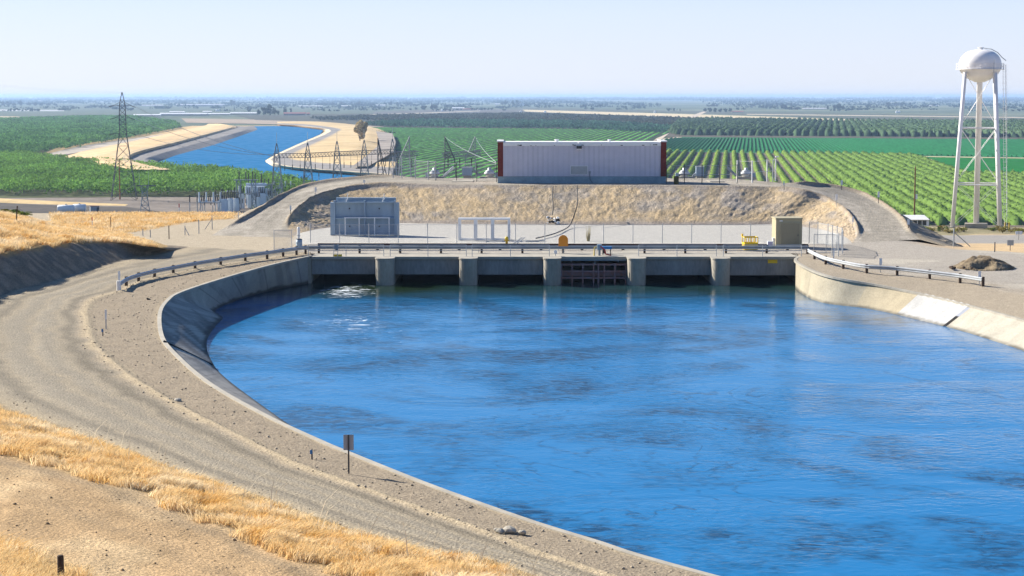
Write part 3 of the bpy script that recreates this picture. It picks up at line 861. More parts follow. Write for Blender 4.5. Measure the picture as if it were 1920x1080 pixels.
q = P(908, 450, 0); s = F / q[1]
t = thing('box_frame', 'white open steel box frame with three bays on the gravel', 'frame', q)
w, d, h = 93 / s, 1.3, 2.05
for i, x in enumerate((-w / 2, -w / 6 - .05, w / 6, w / 2)):
    for y in (0, d): MB().box((x, y, h / 2), (.26 if i in (0, 3) else .34, .2, h)).build('upright', MT['white'], t)
    MB().box((x, d / 2, .08), (.15, d - .17, .14)).build('sill', MT['white'], t)
    MB().box((x, d / 2, h - .1), (.15, d - .17, .14)).build('tie', MT['white'], t)
for y in (0, d):
    MB().box((0, y, h + .05), (w + .26, .24, .16)).build('top_beam', MT['white'], t)
    MB().box((0, y, .05), (w - .2, .12, .1)).build('bottom_beam', MT['white'], t)

q = P(1056, 475, 0)
t = thing('orange_disc_sign', 'round orange warning disc on a pole beside the bridge guardrail', 'sign', q)
MB().bar((0, 0, 0), (0, 0, 1.55), .04).build('pole', MT['galv_dull'], t)
D = MB(); pr = [( .44 * math.sin(a), .44 * math.cos(a)) for a in np.linspace(-math.pi * .5, math.pi * .5, 15)]
pts = [(x, z + .25) for x, z in pr] + [(.44, -.4), (-.44, -.4)]
D.v = [(x, -.05, z + 1.0) for x, z in pts] + [(x, -.01, z + 1.0) for x, z in pts]; n = len(pts)
D.f = [tuple(range(n)), tuple(range(2 * n - 1, n - 1, -1))] + [(i, i + n, (i + 1) % n + n, (i + 1) % n) for i in range(n)]
D.build('disc', MT['orange'], t)

t = thing('man_basket', 'yellow steel crane basket with open cage top by the fence', 'basket', P(1406, 468.5, 0), .12)
w, d = 1.25, 1.0
MB().box((0, 0, .08), (w, d, .1)).build('floor', MT['yellow'], t)
for (x, y, sx, sy) in ((0, -d / 2, w, .05), (0, d / 2, w, .05), (-w / 2, 0, .05, d - .06), (w / 2, 0, .05, d - .06)):
    MB().box((x, y, .42), (sx, sy, .6)).build('side_panel', MT['yellow'], t)
for x in (-w / 2, -w / 5, w / 5, w / 2):
    for y in (-d / 2, d / 2): MB().bar((x, y, .7), (x, y, 1.22), .045).build('upright', MT['yellow'], t)
for y in (-d / 2, d / 2): MB().bar((-w / 2, y, 1.22), (w / 2, y, 1.22), .045).build('top_rail', MT['yellow'], t)
for x in (-w / 2, w / 2): MB().bar((x, -d / 2, 1.22), (x, d / 2, 1.22), .045).build('side_rail', MT['yellow'], t)
MB().box((-w / 2, d / 2, 1.35), (.14, .14, .3)).build('corner_lug', MT['yellow'], t)

t = thing('equipment_hut', 'beige metal hut with a closed door beside the bridge', 'hut', P(1479, 464.5, 0), .03)
W, Dp, H = 2.52, 2.3, 2.62
MB().box((0, Dp / 2, H / 2 + .1), (W, Dp, H)).build('wall', MT['beige'], t, bevel=.02)
MB().box((0, Dp / 2 - .03, H + .17), (W + .12, Dp + .14, .12)).build('roof', MT['beige'], t)
dr = MB().box((.12, -.02, 1.28), (1.75, .05, 2.05)).build('door', M('door_paint', (.30, .26, .165), .6, .05, 2), t)
for (x, z, sx, sz) in ((-.8, 1.28, .09, 2.2), (1.04, 1.28, .09, 2.2), (.12, 2.36, 1.94, .08)):
    MB().box((x, -.03, z), (sx, .08, sz)).build('door_frame', MT['beige'], dr)
MB().box((.85, -.07, 1.2), (.05, .06, .16)).build('handle', MT['dark'], dr)
MB().box((-.78, -.02, H - .05), (.3, .04, .1)).build('notice', MT['white'], t)
MB().box((0, Dp / 2, .05), (W - .2, Dp - .2, .1)).build('skid', MT['dark'], t)
t = thing('meter_box', 'small white metal cabinet between the yellow basket and the hut', 'cabinet', P(1444, 466, 0))
MB().box((0, .2, .38), (.5, .4, .62)).build('body', MT['white'], t, bevel=.02); MB().box((0, -.01, .38), (.4, .03, .5)).build('door', M('lilac_door', (.5, .48, .62), .5), t)
for x in (-.18, .18): MB().box((x, .2, .04), (.06, .3, .08)).build('foot', MT['dark'], t)
t = thing('meter_box', 'second cream cabinet half hidden behind the small white cabinet', 'cabinet', P(1453, 464, 0))
MB().box((0, .25, .45), (.42, .4, .8)).build('body', MT['white'], t, bevel=.02); MB().box((0, .25, .88), (.48, .46, .05)).build('lid', MT['white'], t)

# hoist on the bridge over the open bay
t = thing('gate_hoist', 'small gate hoist with yellow and red levers on the bridge', 'hoist', (bx(1120), YB + 1.2, 0.012))
MB().box((.25, .2, .75), (.42, .4, .5)).build('motor_box', MT['greyblue'], t, bevel=.02)
MB().box((.25, .2, .25), (.2, .2, .5)).build('pedestal', MT['galv_dull'], t)
MB().path([(-.25, 0, 0), (-.2, 0, .75), (0, 0, .8)], .05).build('yellow_lever', MT['yellow'], t)
MB().path([(.35, -.1, .85), (.75, -.15, .5), (.8, -.2, .15), (1.3, -.25, .05)], .06).build('red_hose', MT['red'], t)
MB().bar((-.2, -.8, -.75), (-.2, -.75, .8), .03).build('stem', MT['galv'], t)
t = thing('toolbox', 'blue steel box on small feet behind the red hose', 'box', (bx(1140), YB + 2.4, .002))
MB().box((0, 0, .62), (.95, .4, .26)).build('body', MT['blue'], t, bevel=.02)
for x in (-.35, .35): MB().box((x, 0, .25), (.08, .3, .5)).build('foot', MT['dark'], t)
t = thing('control_pedestal', 'little white control box on a post beside the orange disc', 'control box', (bx(1042), YB + .9, .012))
MB().bar((0, 0, 0), (0, 0, .55), .04).build('post', MT['galv'], t); MB().box((0, 0, .35), (.28, .2, .3)).build('box', MT['white'], t)
for k, px in enumerate((950, 1393)):
    pass
t = thing('valve', 'yellow hydrant valve standing behind the guardrail under the white frame', 'valve', P(950, 462, 0))
MB().lathe([(.12, 0), (.12, .7), (.18, .72), (.18, .8), (.1, .95)], 10).build('body', MT['yellow'], t, True); MB().bar((-.25, 0, .6), (.25, 0, .6), .06).build('outlet', MT['yellow'], t)
# aluminium ladder lying + hose + tyre heap
t = thing('fallen_ladder', 'pale ladder lying on the gravel against the dark pipe', 'ladder', P(964, 458, .02))
a, b = Vector((0, 0, .0)), Vector((.9, 1.6, .55))
for o_ in (-.16, .16): MB().beam(a + Vector((o_, 0, 0)), b + Vector((o_, 0, 0)), .05, .06).build('rail', MT['galv'], t)
for k in range(6):
    q = a + (b - a) * (k + .5) / 6; MB().bar(q + Vector((-.16, 0, 0)), q + Vector((.16, 0, 0)), .02).build('rung', MT['galv'], t)
t = thing('timber', 'weathered timber plank lying beside the pale ladder on gravel', 'plank', P(985, 452, .06))
MB().beam((0, 0, 0), (1.9, .5, 0), .14, .1).build('board', MT['galv_dull'], t)
hp = [P(1005, 449, .05), P(1040, 440, .05), P(1065, 428, .05), P(1073, 415, .6), P(1080, 395, 1.75), P(1083, 378, 2.6), P(1082, 350, 4.05)]
hq, _ = catmull(np.array(hp), 50)
hq[:, 2] += .12
o = MB().path([tuple(p) for p in hq], .06, 6).build('hose', MT['rubber']); props(o, 'long black hose running down the embankment to the yard', 'hose')
hq, _ = catmull(np.array([P(1037, 352, 3.95), P(1036, 370, 3.0), P(1037, 388, 2.1), P(1036, 405, 1.2)]), 24); hq[:, 2] += .12
o = MB().path([tuple(p) for p in hq], .06, 6).build('hose', MT['rubber']); props(o, 'short dark pipe down the bank ending at a rubble heap', 'hose')
q = P(1037, 419, .1)
t = thing('rubble_heap', 'small heap of broken white and black rubble at the bank foot', 'rubble', q)
rr = random.Random(4)
for k in range(26):
    m = MB(); c0 = (rr.uniform(-.7, .7), rr.uniform(-.1, .9), rr.uniform(.05, .25)); c0 = (c0[0], c0[1], c0[2] + .45 * c0[1])
    m.box(c0, (rr.uniform(.15, .36), rr.uniform(.12, .3), rr.uniform(.1, .25)), rr.uniform(0, 3))
    m.build('broken_block', MT['white'] if k % 2 else MT['rubber'], t, bevel=.04)
t = thing('weed', 'dry yellow weed growing on a yard fence post', 'weed', P(1103, 452, 0))
m = MB()
for k in range(40):
    a = Vector((rr.uniform(-.15, .15), rr.uniform(-.1, .1), 0)); m.bar(a, a + Vector((rr.uniform(-.25, .25), rr.uniform(-.2, .2), rr.uniform(.6, 1.7))), .02, 3, .005)
m.build('stems', M('dry_weed', (.36, .30, .12), .9), t)

# ------------------------------------------------------------------ delineators, markers, signs
def marker(px, py, z, hpx, label, style='white', w=.12, name='marker_post'):
    q = P(px, py, z); s = F / q[1]; h = hpx / s
    t = thing(name, label, 'marker post', q, random.uniform(-.3, .3))
    if style == 'white':
        MB().box((0, 0, h * .35), (.05, .03, h * .7)).build('stake', MT['galv'], t)
        MB().box((0, -.025, h * .78), (w * 1.9, .02, h * .45)).build('reflector_plate', MT['white'], t)
    elif style == 'thin':
        MB().box((0, 0, h * .5), (w * .5, .03, h)).build('stake', MT['galv'], t)
        MB().box((0, -.02, h * .75), (w * .8, .02, h * .5)).build('reflector_plate', MT['white'], t)
    elif style == 'dark':
        MB().box((0, 0, h * .35), (.07, .05, h * .7)).build('stake', MT['dark'], t)
        MB().box((0, -.035, h * .75), (w * 2, .02, h * .5)).build('plate', MT['trans'], t)
    elif style == 'stub':
        MB().bar((0, 0, 0), (0, 0, h), .035).build('stake', MT['dark'], t)
        MB().box((-.02, -.04, h * .75), (.1, .02, h * .4)).build('plate', MT['blue'], t)
    return t
marker(592, 371, 2.7, 20, 'white marker plate on a stake at the inner edge of the climbing ramp')
marker(683, 350, 3.75, 13, 'white marker plate at the top of the dirt ramp before the building')
marker(545, 402, 1.45, 17, 'pale grey marker on a dark stake where the ramp bends', 'dark', .09)
marker(447, 412, .9, 14, 'thin white stake outside the ramp by the switchyard', 'thin')
marker(1568, 388, 1.9, 24, 'white marker plate standing on the dike of the descending dark road')
marker(1599, 428, .6, 22, 'white marker stake low on the dike where the dark road bends', 'white', .09)
marker(1578, 356, 3.3, 18, 'grey marker plate on a dark stake above the green orchard', 'dark')
marker(1647, 381, 2.1, 22, 'grey marker plate on a dark stake along the outer dike', 'dark')
marker(1703, 431, .4, 20, 'pale blue marker plate against the shaded slope near the white shed', 'dark', .13)
marker(1470, 357, 3.6, 18, 'lone thin steel stake at the top of the road dike', 'stub')
marker(1563, 499, -.08, 34, 'white marker stake just behind the start of the white guardrail', 'thin')
marker(1651, 512, -.25, 28, 'white marker plate behind the middle of the white guardrail')
marker(1836, 536, -.5, 28, 'white marker plate at the far end of the white guardrail')
marker(199, 617, .1, 37, 'slender white stake on the gravel verge beside the bend', 'thin', .14)
marker(193, 630, .12, 14, 'stubby brown stake at the foot of the slender white stake', 'stub')
marker(585, 861, .1, 19, 'short dark stake on the gravel verge above the grass', 'stub')
marker(224, 541, .1, 33, 'grey marker slat standing at the end of the curved guardrail', 'thin', .2)
q = P(654, 887, .1)
t = thing('road_sign', 'grey back of a rectangular sign on a steel post by the water', 'sign', q, .05)
MB().box((0, 0, .73), (.06, .04, 1.5)).build('post', MT['dark'], t)
MB().box((0, .035, 1.18), (.39, .012, .60)).build('sign_plate', M('sign_back', (.36, .36, .38), .6, .05), t, bevel=.004)
# wooden post in the corner
q = P(116, 1110, 2.2)
q = BANK.reshape(-1, 3)[np.argmin(np.hypot(BANK[..., 0] - q[0], BANK[..., 1] - q[1]).ravel())]
B_ = BANK.reshape(-1, 3); B_ = B_[(B_[:, 1] > 35) & (B_[:, 1] < 62)]
cc_ = B_[:, 1] * CP - (B_[:, 2] - CAM) * SP; bx_ = 960 + F * B_[:, 0] / cc_; by_ = 540 - F * (B_[:, 1] * SP + (B_[:, 2] - CAM) * CP) / cc_
q = B_[np.argmin((bx_ - 116) ** 2 + (by_ - 1098) ** 2)]
t = thing('fence_post', 'weathered wooden post standing in straw beside the dirt track', 'post', q)
zt = PD(116, 1041, q[1])[2] - q[2]
MB().lathe([(.085, -1.0), (.08, zt - .02), (.06, zt)], 10).build('shaft', MT['wood'], t, True)

# ================================================================== THE VALLEY FLOOR
xs2 = np.linspace(-1, 1, 90); ys2 = 560 * (34000 / 560) ** np.linspace(0, 1, 130)
Y, Xr = np.meshgrid(ys2, xs2, indexing='ij'); X = Xr * (Y * .5 + 600)
b1 = fbm(X / 1500 + 3, np.log(Y) * 14, 70); b2 = vn(np.floor(X / 700) * 3.1, np.floor(np.log(Y) * 12) * 7.7, 71)
cl = mix(np.broadcast_to(C3(.10, .125, .085), X.shape + (3,)), C3(.17, .185, .12), smooth(.45, .75, b2 * .7 + b1 * .4))
cl = mix(cl, C3(.10, .12, .06), smooth(.65, .8, vn(np.floor(X / 900) * 5.3, np.floor(np.log(Y) * 10) * 3.7, 72)) * .6)
raw('valley_floor', np.stack([X, Y, X * 0 + PLAIN - .1], -1).reshape(-1, 3), grid_faces(*X.shape)[:, ::-1], MT['plain'], None, True, cl.reshape(-1, 3))['kind'] = 'structure'
LAYER = [0]
MATC = {}


def field(px, col, name='field', lift=None, col2=None, sc=.03):
    LAYER[0] += 1
    z = PLAIN + .03 + .03 * LAYER[0] if lift is None else PLAIN + lift
    p = [P(x, y, z) for x, y in px]
    key = (tuple(col), sc)
    if key not in MATC:
        MATC[key] = M('soil_of_field', col, .95, .28, sc, 0, spec=.05, fine=.18, fscale=.3, col2=col2)
    m = MB(); m.add(p, [tuple(range(len(p)))])
    o = m.build(name, MATC[key]); o['kind'] = 'structure'
    # make it face upward
    if o.data.polygons[0].normal.z < 0: o.data.flip_normals()
    return o


field([(-80, 362), (460, 371), (470, 396), (460, 402), (-80, 402)], (.20, .17, .14), 'dirt_road')
field([(-80, 371), (0, 372), (120, 378), (240, 383), (235, 386), (120, 384), (-80, 378)], (.52, .38, .19), 'straw_strip')
field([(-80, 378), (0, 380), (120, 386), (240, 388), (300, 396), (290, 402), (-80, 402)], (.10, .088, .075), 'dark_soil')
field([(-80, 219), (250, 218), (330, 228), (345, 240), (260, 262), (60, 295), (130, 310), (300, 322), (440, 330), (560, 345), (600, 366), (-80, 372)], (.09, .10, .045), 'orchard_floor')
field([(60, 296), (110, 276), (240, 256), (330, 240), (360, 236), (640, 235), (720, 250), (742, 262), (742, 345), (560, 350), (480, 332), (300, 322), (160, 314), (100, 308)], (.52, .37, .18), 'dry_grassland')
field([(50, 297), (150, 274), (300, 252), (400, 240), (405, 243), (300, 257), (180, 278), (80, 300)], (.42, .37, .30), 'dirt_track')
field([(60, 298), (180, 281), (330, 257), (330, 262), (200, 290), (130, 306)], (.13, .105, .08), 'dark_soil')
field([(-200, 195), (700, 195), (980, 206), (980, 216), (440, 220), (250, 219), (-200, 221)], (.105, .125, .085))
field([(-40, 205), (120, 206), (120, 208.5), (-40, 208)], (.42, .42, .42), 'pond')
field([(-80, 217), (40, 218.5), (60, 220.5), (-80, 220)], (.50, .40, .25), 'dirt_road')
field([(340, 222), (480, 224), (600, 228), (720, 238), (742, 262), (640, 236), (480, 232), (350, 230)], (.34, .27, .2), 'dirt_road')
field([(440, 216), (980, 209), (1250, 219), (1400, 232), (1250, 244), (740, 238), (600, 228), (480, 225)], (.085, .085, .065))
field([(700, 210), (880, 203), (990, 206), (1010, 209), (700, 214)], (.13, .12, .11))
field([(690, 214.5), (810, 211), (900, 207.5), (900, 208.3), (810, 212), (700, 215.7)], (.48, .42, .33), 'dirt_road')
field([(632, 218.6), (720, 218.6), (760, 219.2), (720, 219.8), (632, 219.8)], (.6, .55, .45), 'dirt_road')
field([(930, 200), (1250, 207), (1920, 218), (2100, 219), (2100, 223), (1690, 224), (1250, 211), (980, 206)], (.105, .115, .085))
field([(980, 205.5), (1240, 212.5), (1690, 226.5), (1690, 231), (1240, 218.5), (985, 209.2)], (.56, .46, .29), 'dry_canal_strip')
field([(1400, 213.5), (1920, 219.5), (2100, 221), (2100, 222.5), (1920, 221), (1400, 215)], (.46, .40, .30), 'dirt_road')
field([(1240, 219), (1690, 231.2), (2100, 228), (2100, 262), (1250, 257)], (.10, .09, .065))
field([(1690, 222.5), (2100, 223), (2100, 240), (1690, 231)], (.10, .09, .08))
field([(1318, 209), (1326, 209), (1306, 219), (1262, 243), (1240, 262), (1225, 264), (1250, 243), (1290, 219)], (.50, .42, .32), 'dirt_road')
field([(690, 238), (1240, 242), (1262, 246), (1215, 266), (1150, 300), (960, 345), (742, 345), (742, 262), (720, 248)], (.035, .055, .025), 'vineyard_floor')
field([(1270, 257), (2100, 262), (2100, 298), (1920, 297), (1560, 290), (1235, 283), (1235, 262)], (.022, .115, .045), 'green_field', None, (.03, .15, .055), .2)
field([(1720, 292.5), (2100, 299), (2100, 331), (1920, 330), (1740, 326), (1735, 312)], (.012, .14, .022), 'clover_field')
field([(1270, 256.8), (1280, 257), (1245, 262), (1225, 262)], (.50, .42, .30), 'dirt_road')
field([(1700, 292.2), (2100, 298.2), (2100, 300), (1752, 294.5)], (.42, .36, .22), 'dirt_road')
field([(1150, 300), (1235, 283), (1560, 290), (1720, 292), (1758, 302), (1740, 325), (2100, 331), (2100, 440), (960, 440), (960, 345)], (.15, .125, .09), 'orchard_floor')
field([(1700, 292.5), (1740, 296), (1757, 303), (1735, 325), (1715, 323), (1730, 308)], (.42, .29, .19), 'dirt_road')

# ---- crop rows
DIRN = np.array([408 / 3500., 1.0])


def hedge_row(name, c, y0, y1, w, h, col, seed, step=5.0, mat=None, dirn=DIRN, z=PLAIN, tufts=True, jit=.35, gap=0.0, zo=.8):
    """one row of bushes: humped body broken into plants by noise, bristling with leaf clumps"""
    y = np.arange(y0, y1, step); n = len(y)
    if n < 3: return None
    x = c + dirn[0] * y
    k = np.array([(-1, 0), (-1.05, .45), (-.55, .9), (0, 1.0), (.55, .9), (1.05, .45), (1, 0)])
    wob = .65 + .7 * fbm(y * .22, y * 0 + c, seed, 3)
    V = np.zeros((n, 7, 3))
    rn = np.random.default_rng(seed)
    V[..., 0] = x[:, None] + k[:, 0] * w / 2 * wob[:, None] + rn.normal(0, w * .05, (n, 7))
    V[..., 1] = y[:, None] + rn.normal(0, step * .15, (n, 7))
    V[..., 2] = z + zo + k[:, 1] * h * wob[:, None] * (1 + rn.normal(0, .1, (n, 7)))
    V[[0, -1], :, 2] = z + .5
    tone = (.75 + .5 * vn(y * .3, y * 0 + c * 3, seed + 5))[:, None, None] * (.85 + .3 * rn.random((n, 7, 1)))
    cl = np.array(col) * tone
    v, f, cc = V.reshape(-1, 3), grid_faces(n, 7), cl.reshape(-1, 3)
    if tufts:
        m = int(n * tufts); i = rn.integers(0, n, m); j = rn.integers(1, 6, m)
        ctr = V[i, j] + rn.normal(0, .25, (m, 3)) * [w * .3, step * .6, .8]
        tv, tf = quads(ctr, rn.uniform(.35, .8, m) * jit * h, rn)
        tcol = np.repeat(np.array(col) * rn.uniform(.7, 1.35, (m, 1)), 4, 0)
        f = np.concatenate([f, tf + len(v)]); v = np.concatenate([v, tv]); cc = np.concatenate([cc, tcol])
    return raw(name, v, f, mat or MT['leaf'], None, False, cc)


def quads(ctr, size, rn, flat=0.0):
    m = len(ctr)
    a = rn.normal(size=(m, 3)); a /= np.linalg.norm(a, axis=1)[:, None]
    b = rn.normal(size=(m, 3)); b -= (a * b).sum(1)[:, None] * a; b /= np.linalg.norm(b, axis=1)[:, None]
    s = size[:, None]
    v = np.stack([ctr - a * s - b * s * .7, ctr + a * s - b * s * .5, ctr + a * s * .8 + b * s * .7, ctr - a * s * .7 + b * s * .6], 1).reshape(-1, 3)
    return v, np.arange(m * 4).reshape(m, 4)


def clip_row(c, dirn, poly, ylo, yhi, step=10):
    y = np.arange(ylo, yhi, step); x = c + dirn[0] * y
    ok = inpoly(960 + F * x / y, HZ + F * (CAM - PLAIN) / y, poly)
    if ok.sum() < 3: return None
    i = np.where(ok)[0]; return y[i[0]], y[i[-1]]


# young orchard below the embankment: bright rows on dark soil
NEAR = [(1150, 300), (1235, 283), (1560, 290.5), (1715, 294), (1730, 300), (1718, 324), (1740, 327), (2000, 331), (2000, 432), (1640, 432), (1200, 352), (960, 352)]
k = 0
for c in np.arange(-76, 190, 6.6):
    r = clip_row(c, DIRN, NEAR, 640, 1700)
    if r is None: continue
    k += 1
    y0 = max(r[0], 660 if c > 12 else 900)
    t_ = smooth(20, 75, c)
    col = np.array([.21, .31, .06]) * (1 - t_) + np.array([.145, .235, .055]) * t_
    o = hedge_row('orchard_row', c, y0, r[1], 2.7 + 1.0 * t_, 2.1 + .8 * t_, col, 100 + k, 4.0 if c > 20 else 6.0, tufts=36, jit=.115)
    if o: props(o, 'bright green row of young trees in the orchard behind the building and water tower', 'orchard row', 'young orchard rows')
# vineyard rows beyond the switchyard
VINE = [(690, 239), (1240, 243), (1255, 247), (1212, 265), (1150, 299), (960, 345), (744, 345), (744, 262), (722, 248)]
k = 0
for c in np.arange(-545, -66, 8.6):
    r = clip_row(c, DIRN, VINE, 980, 2800)
    if r is None: continue
    k += 1
    o = hedge_row('vineyard_row', c, r[0], r[1], 4.2, 1.0, (.13, .36, .075), 300 + k, 9.0, tufts=0, zo=.15)
    if o: props(o, 'low dark green row of vines in the striped field beyond the switchyard', 'vine row', 'vineyard rows')
# taller orchard rows of the dark grove
D2 = np.array([(1565 - 960) / 3500., 1.0])
GROVE = [(1272, 229), (1330, 227), (1690, 231.5), (2000, 232), (2000, 259), (1272, 254), (1255, 248)]
k = 0
for c in np.arange(-360, 330, 9.0):
    r = clip_row(c, D2, GROVE, 1900, 3600)
    if r is None: continue
    k += 1
    t_ = random.uniform(.85, 1.1)
    o = hedge_row('grove_row', c, r[0], r[1], 6.6, 6.5, np.array([.085, .14, .07]) * t_, 500 + k, 8.0, tufts=4, jit=.26, dirn=D2)
    if o: props(o, 'grey green row of tall trees in the grove behind the teal field', 'tree row', 'grove rows')
# fine crop lines of the teal field
TEAL = [(1262, 258.5), (2000, 262.5), (2000, 297), (1560, 289.5), (1237, 282.5), (1237, 262)]
vv, ff, cc, nb = [], [], [], 0
for c in np.arange(-130, 420, 3.6):
    r = clip_row(c, np.array([.128, 1.]), TEAL, 1300, 2300, 15)
    if r is None: continue
    y = np.arange(r[0], r[1], 22.); n = len(y)
    if n < 3: continue
    x = c + .128 * y; w = .8 + .5 * fbm(y * .1, y * 0 + c, 91, 2)
    V = np.zeros((n, 3, 3)); V[:, 0, 0] = x - w; V[:, 1, 0] = x; V[:, 2, 0] = x + w
    V[..., 1] = y[:, None]; V[..., 2] = PLAIN + .7 + np.array([0, 1.0, 0]) * w[:, None]
    vv.append(V.reshape(-1, 3)); ff.append(grid_faces(n, 3) + nb); nb += n * 3
    cc.append(np.broadcast_to(C3(.028, .165, .065), (n * 3, 3)) * RNG.uniform(.8, 1.2, (n * 3, 1)))
o = raw('crop', np.concatenate(vv), np.concatenate(ff), MT['leaf'], None, False, np.concatenate(cc)); o['kind'] = 'stuff'


def canopy(name, poly, sp, hgt, rad, nq, size, col, seed, kind='stuff', dirn=DIRN, drop=0.0, zz=PLAIN):
    """closed tree canopy of an old orchard: every tree a clump of leaf faces over a trunk shade body"""
    rn = np.random.default_rng(seed)
    pl = np.array([P(x, y, zz)[:2] for x, y in poly])
    x0, y0 = pl.min(0); x1, y1 = pl.max(0)
    gx, gy = np.meshgrid(np.arange(x0, x1, sp), np.arange(y0, y1, sp), indexing='ij')
    gx = gx + dirn[0] * (gy - y0); gx = gx.ravel() + rn.normal(0, sp * .1, gx.size); gy = gy.ravel() + rn.normal(0, sp * .1, gy.size)
    ok = inpoly(gx, gy, pl) & (np.abs(gx / gy) < .30) & (rn.random(gx.size) > drop)
    gx, gy = gx[ok], gy[ok]; n = len(gx)
    s = .75 + .5 * rn.random(n)
    # leaf faces on the shell of each crown
    i = np.repeat(np.arange(n), nq); m = len(i)
    d = rn.normal(size=(m, 3)); d[:, 2] = np.abs(d[:, 2]) * 1.1 - .35; d /= np.linalg.norm(d, axis=1)[:, None]
    rr = rad * s[i] * rn.uniform(.55, 1.05, m)
    ctr = np.stack([gx[i] + d[:, 0] * rr, gy[i] + d[:, 1] * rr, zz + hgt * .55 * s[i] + d[:, 2] * rr * hgt * .5 / rad], 1)
    tv, tf = quads(ctr, size * rn.uniform(.6, 1.2, m), rn)
    tone = (.7 + .6 * vn(gx / 25, gy / 60, seed))[i] * rn.uniform(.65, 1.4, m) * (.8 + .4 * rn.random(n))[i]
    cc = np.repeat(np.array(col) * tone[:, None], 4, 0)
    o = raw(name, tv, tf, MT['leaf'], None, False, cc); o['kind'] = kind
    return o


canopy('orchard_canopy', [(-90, 294), (40, 296), (120, 308), (300, 322), (440, 333), (560, 350), (600, 368), (450, 370), (-90, 367)], 6.0, 6.0, 3.4, 80, .52, (.175, .31, .06), 201)
canopy('orchard_canopy', [(-90, 222), (250, 222), (322, 232), (336, 241), (250, 259), (60, 291), (-90, 294)], 7.5, 6.5, 4.2, 24, 1.1, (.125, .26, .07), 202)
canopy('grove_canopy', [(480, 222), (980, 216), (1250, 224), (1345, 229), (1255, 240), (1140, 232), (740, 227), (600, 226)], 11, 6, 4.0, 6, 2.2, (.075, .085, .06), 203, dirn=D2)
canopy('grove_canopy', [(600, 229), (740, 228), (1140, 233), (1250, 241), (1265, 246), (1245, 251), (1100, 243), (720, 238)], 9, 6, 4.2, 9, 1.9, (.06, .135, .085), 204, dirn=D2)

# ---- the lower canal far below
WAT2 = M_farwater('far_water', (.014, .135, .29), .3, .12)
wz = PLAIN + 1.2
pw = [(296, 304), (330, 291), (400, 272), (450, 255), (483, 243), (476, 236.5), (520, 236), (560, 238.5), (606, 244), (600, 252), (570, 265), (530, 283), (505, 295), (497, 303), (512, 312), (560, 320), (640, 327), (720, 334),
      (760, 350), (690, 346), (560, 336), (480, 331), (400, 322), (330, 313)]
o = MB().add([P(x, y, wz) for x, y in pw], [tuple(range(len(pw)))]).build('lower_canal_water', WAT2)
if o.data.polygons[0].normal.z < 0: o.data.flip_normals()
o['kind'] = 'structure'


def bank(name, cols, subs, colf, n=160, flip=False, kind='structure'):
    """cols: list of pixel polylines with their own level, from the water's edge outward"""
    st_ = []
    for i in range(len(cols[0][0])):
        st_.append([P(c[0][i][0], c[0][i][1], PLAIN + c[1]) for c in cols])
    V, si, tj = loft(st_, n, subs)
    sg, tg = np.meshgrid(si, tj, indexing='ij'); X, Y = V[..., 0], V[..., 1]
    V[..., 2] += (fbm(X / 9, Y / 9, 81) - .5) * .5 * smooth(0, 1, tg)
    cl = colf(sg, tg, X, Y)
    o = raw(name, V.reshape(-1, 3), grid_faces(*V.shape[:2])[:, ::(-1 if flip else 1)], MT['plain'], None, True, cl.reshape(-1, 3)); o['kind'] = kind


c_line, c_rd2, c_org = C3(.26, .24, .22), C3(.27, .25, .23), C3(.56, .39, .19)
def colL(s, t, X, Y):
    n = fbm(X / 14, Y / 14, 82)
    c = mix(np.broadcast_to(c_line, t.shape + (3,)), c_rd2 * .9, smooth(1., 1.05, t))
    c = mix(c, C3(.10, .09, .08), smooth(1.86, 1.92, t))  # shadow edge at the small wall, painted as a dark line
    c = mix(c, mix(np.broadcast_to(c_org, c.shape), C3(.60, .45, .27), n), smooth(2.0, 2.08, t))
    c = mix(c, C3(.33, .29, .2), smooth(.05, .0, np.abs(t - 3.2)) * .7)
    return c
bank('far_canal_bank', [([(330, 315), (296, 304.5), (310, 298), (350, 286), (400, 272), (450, 255), (483, 243), (476, 236)], .9),
                        ([(330, 320), (272, 302), (285, 293), (340, 277), (395, 262), (440, 250), (462, 242), (458, 237)], 4.2),
                        ([(325, 318), (250, 300), (262, 288), (330, 271), (390, 255), (425, 245), (444, 239), (440, 236)], 5.0),
                        ([(310, 318), (246, 301), (256, 286), (326, 268), (386, 252), (420, 242.5), (436, 237.5), (430, 234.5)], 6.8),
                        ([(250, 318), (190, 300), (220, 280), (300, 260), (370, 245), (400, 238), (415, 234.5), (412, 232)], 6.5),
                        ([(200, 319), (105, 303), (150, 285), (260, 262), (330, 247), (365, 239), (385, 235), (390, 232)], .1)], [10, 8, 3, 10, 12], colL, 160, True)
def colR(s, t, X, Y):
    n = fbm(X / 14, Y / 14, 83)
    c = mix(np.broadcast_to(C3(.56, .47, .33), t.shape + (3,)), c_rd2, smooth(1., 1.08, t))
    c = mix(c, mix(np.broadcast_to(C3(.60, .46, .26), c.shape), C3(.50, .36, .18), n), smooth(1.95, 2.05, t))
    return c
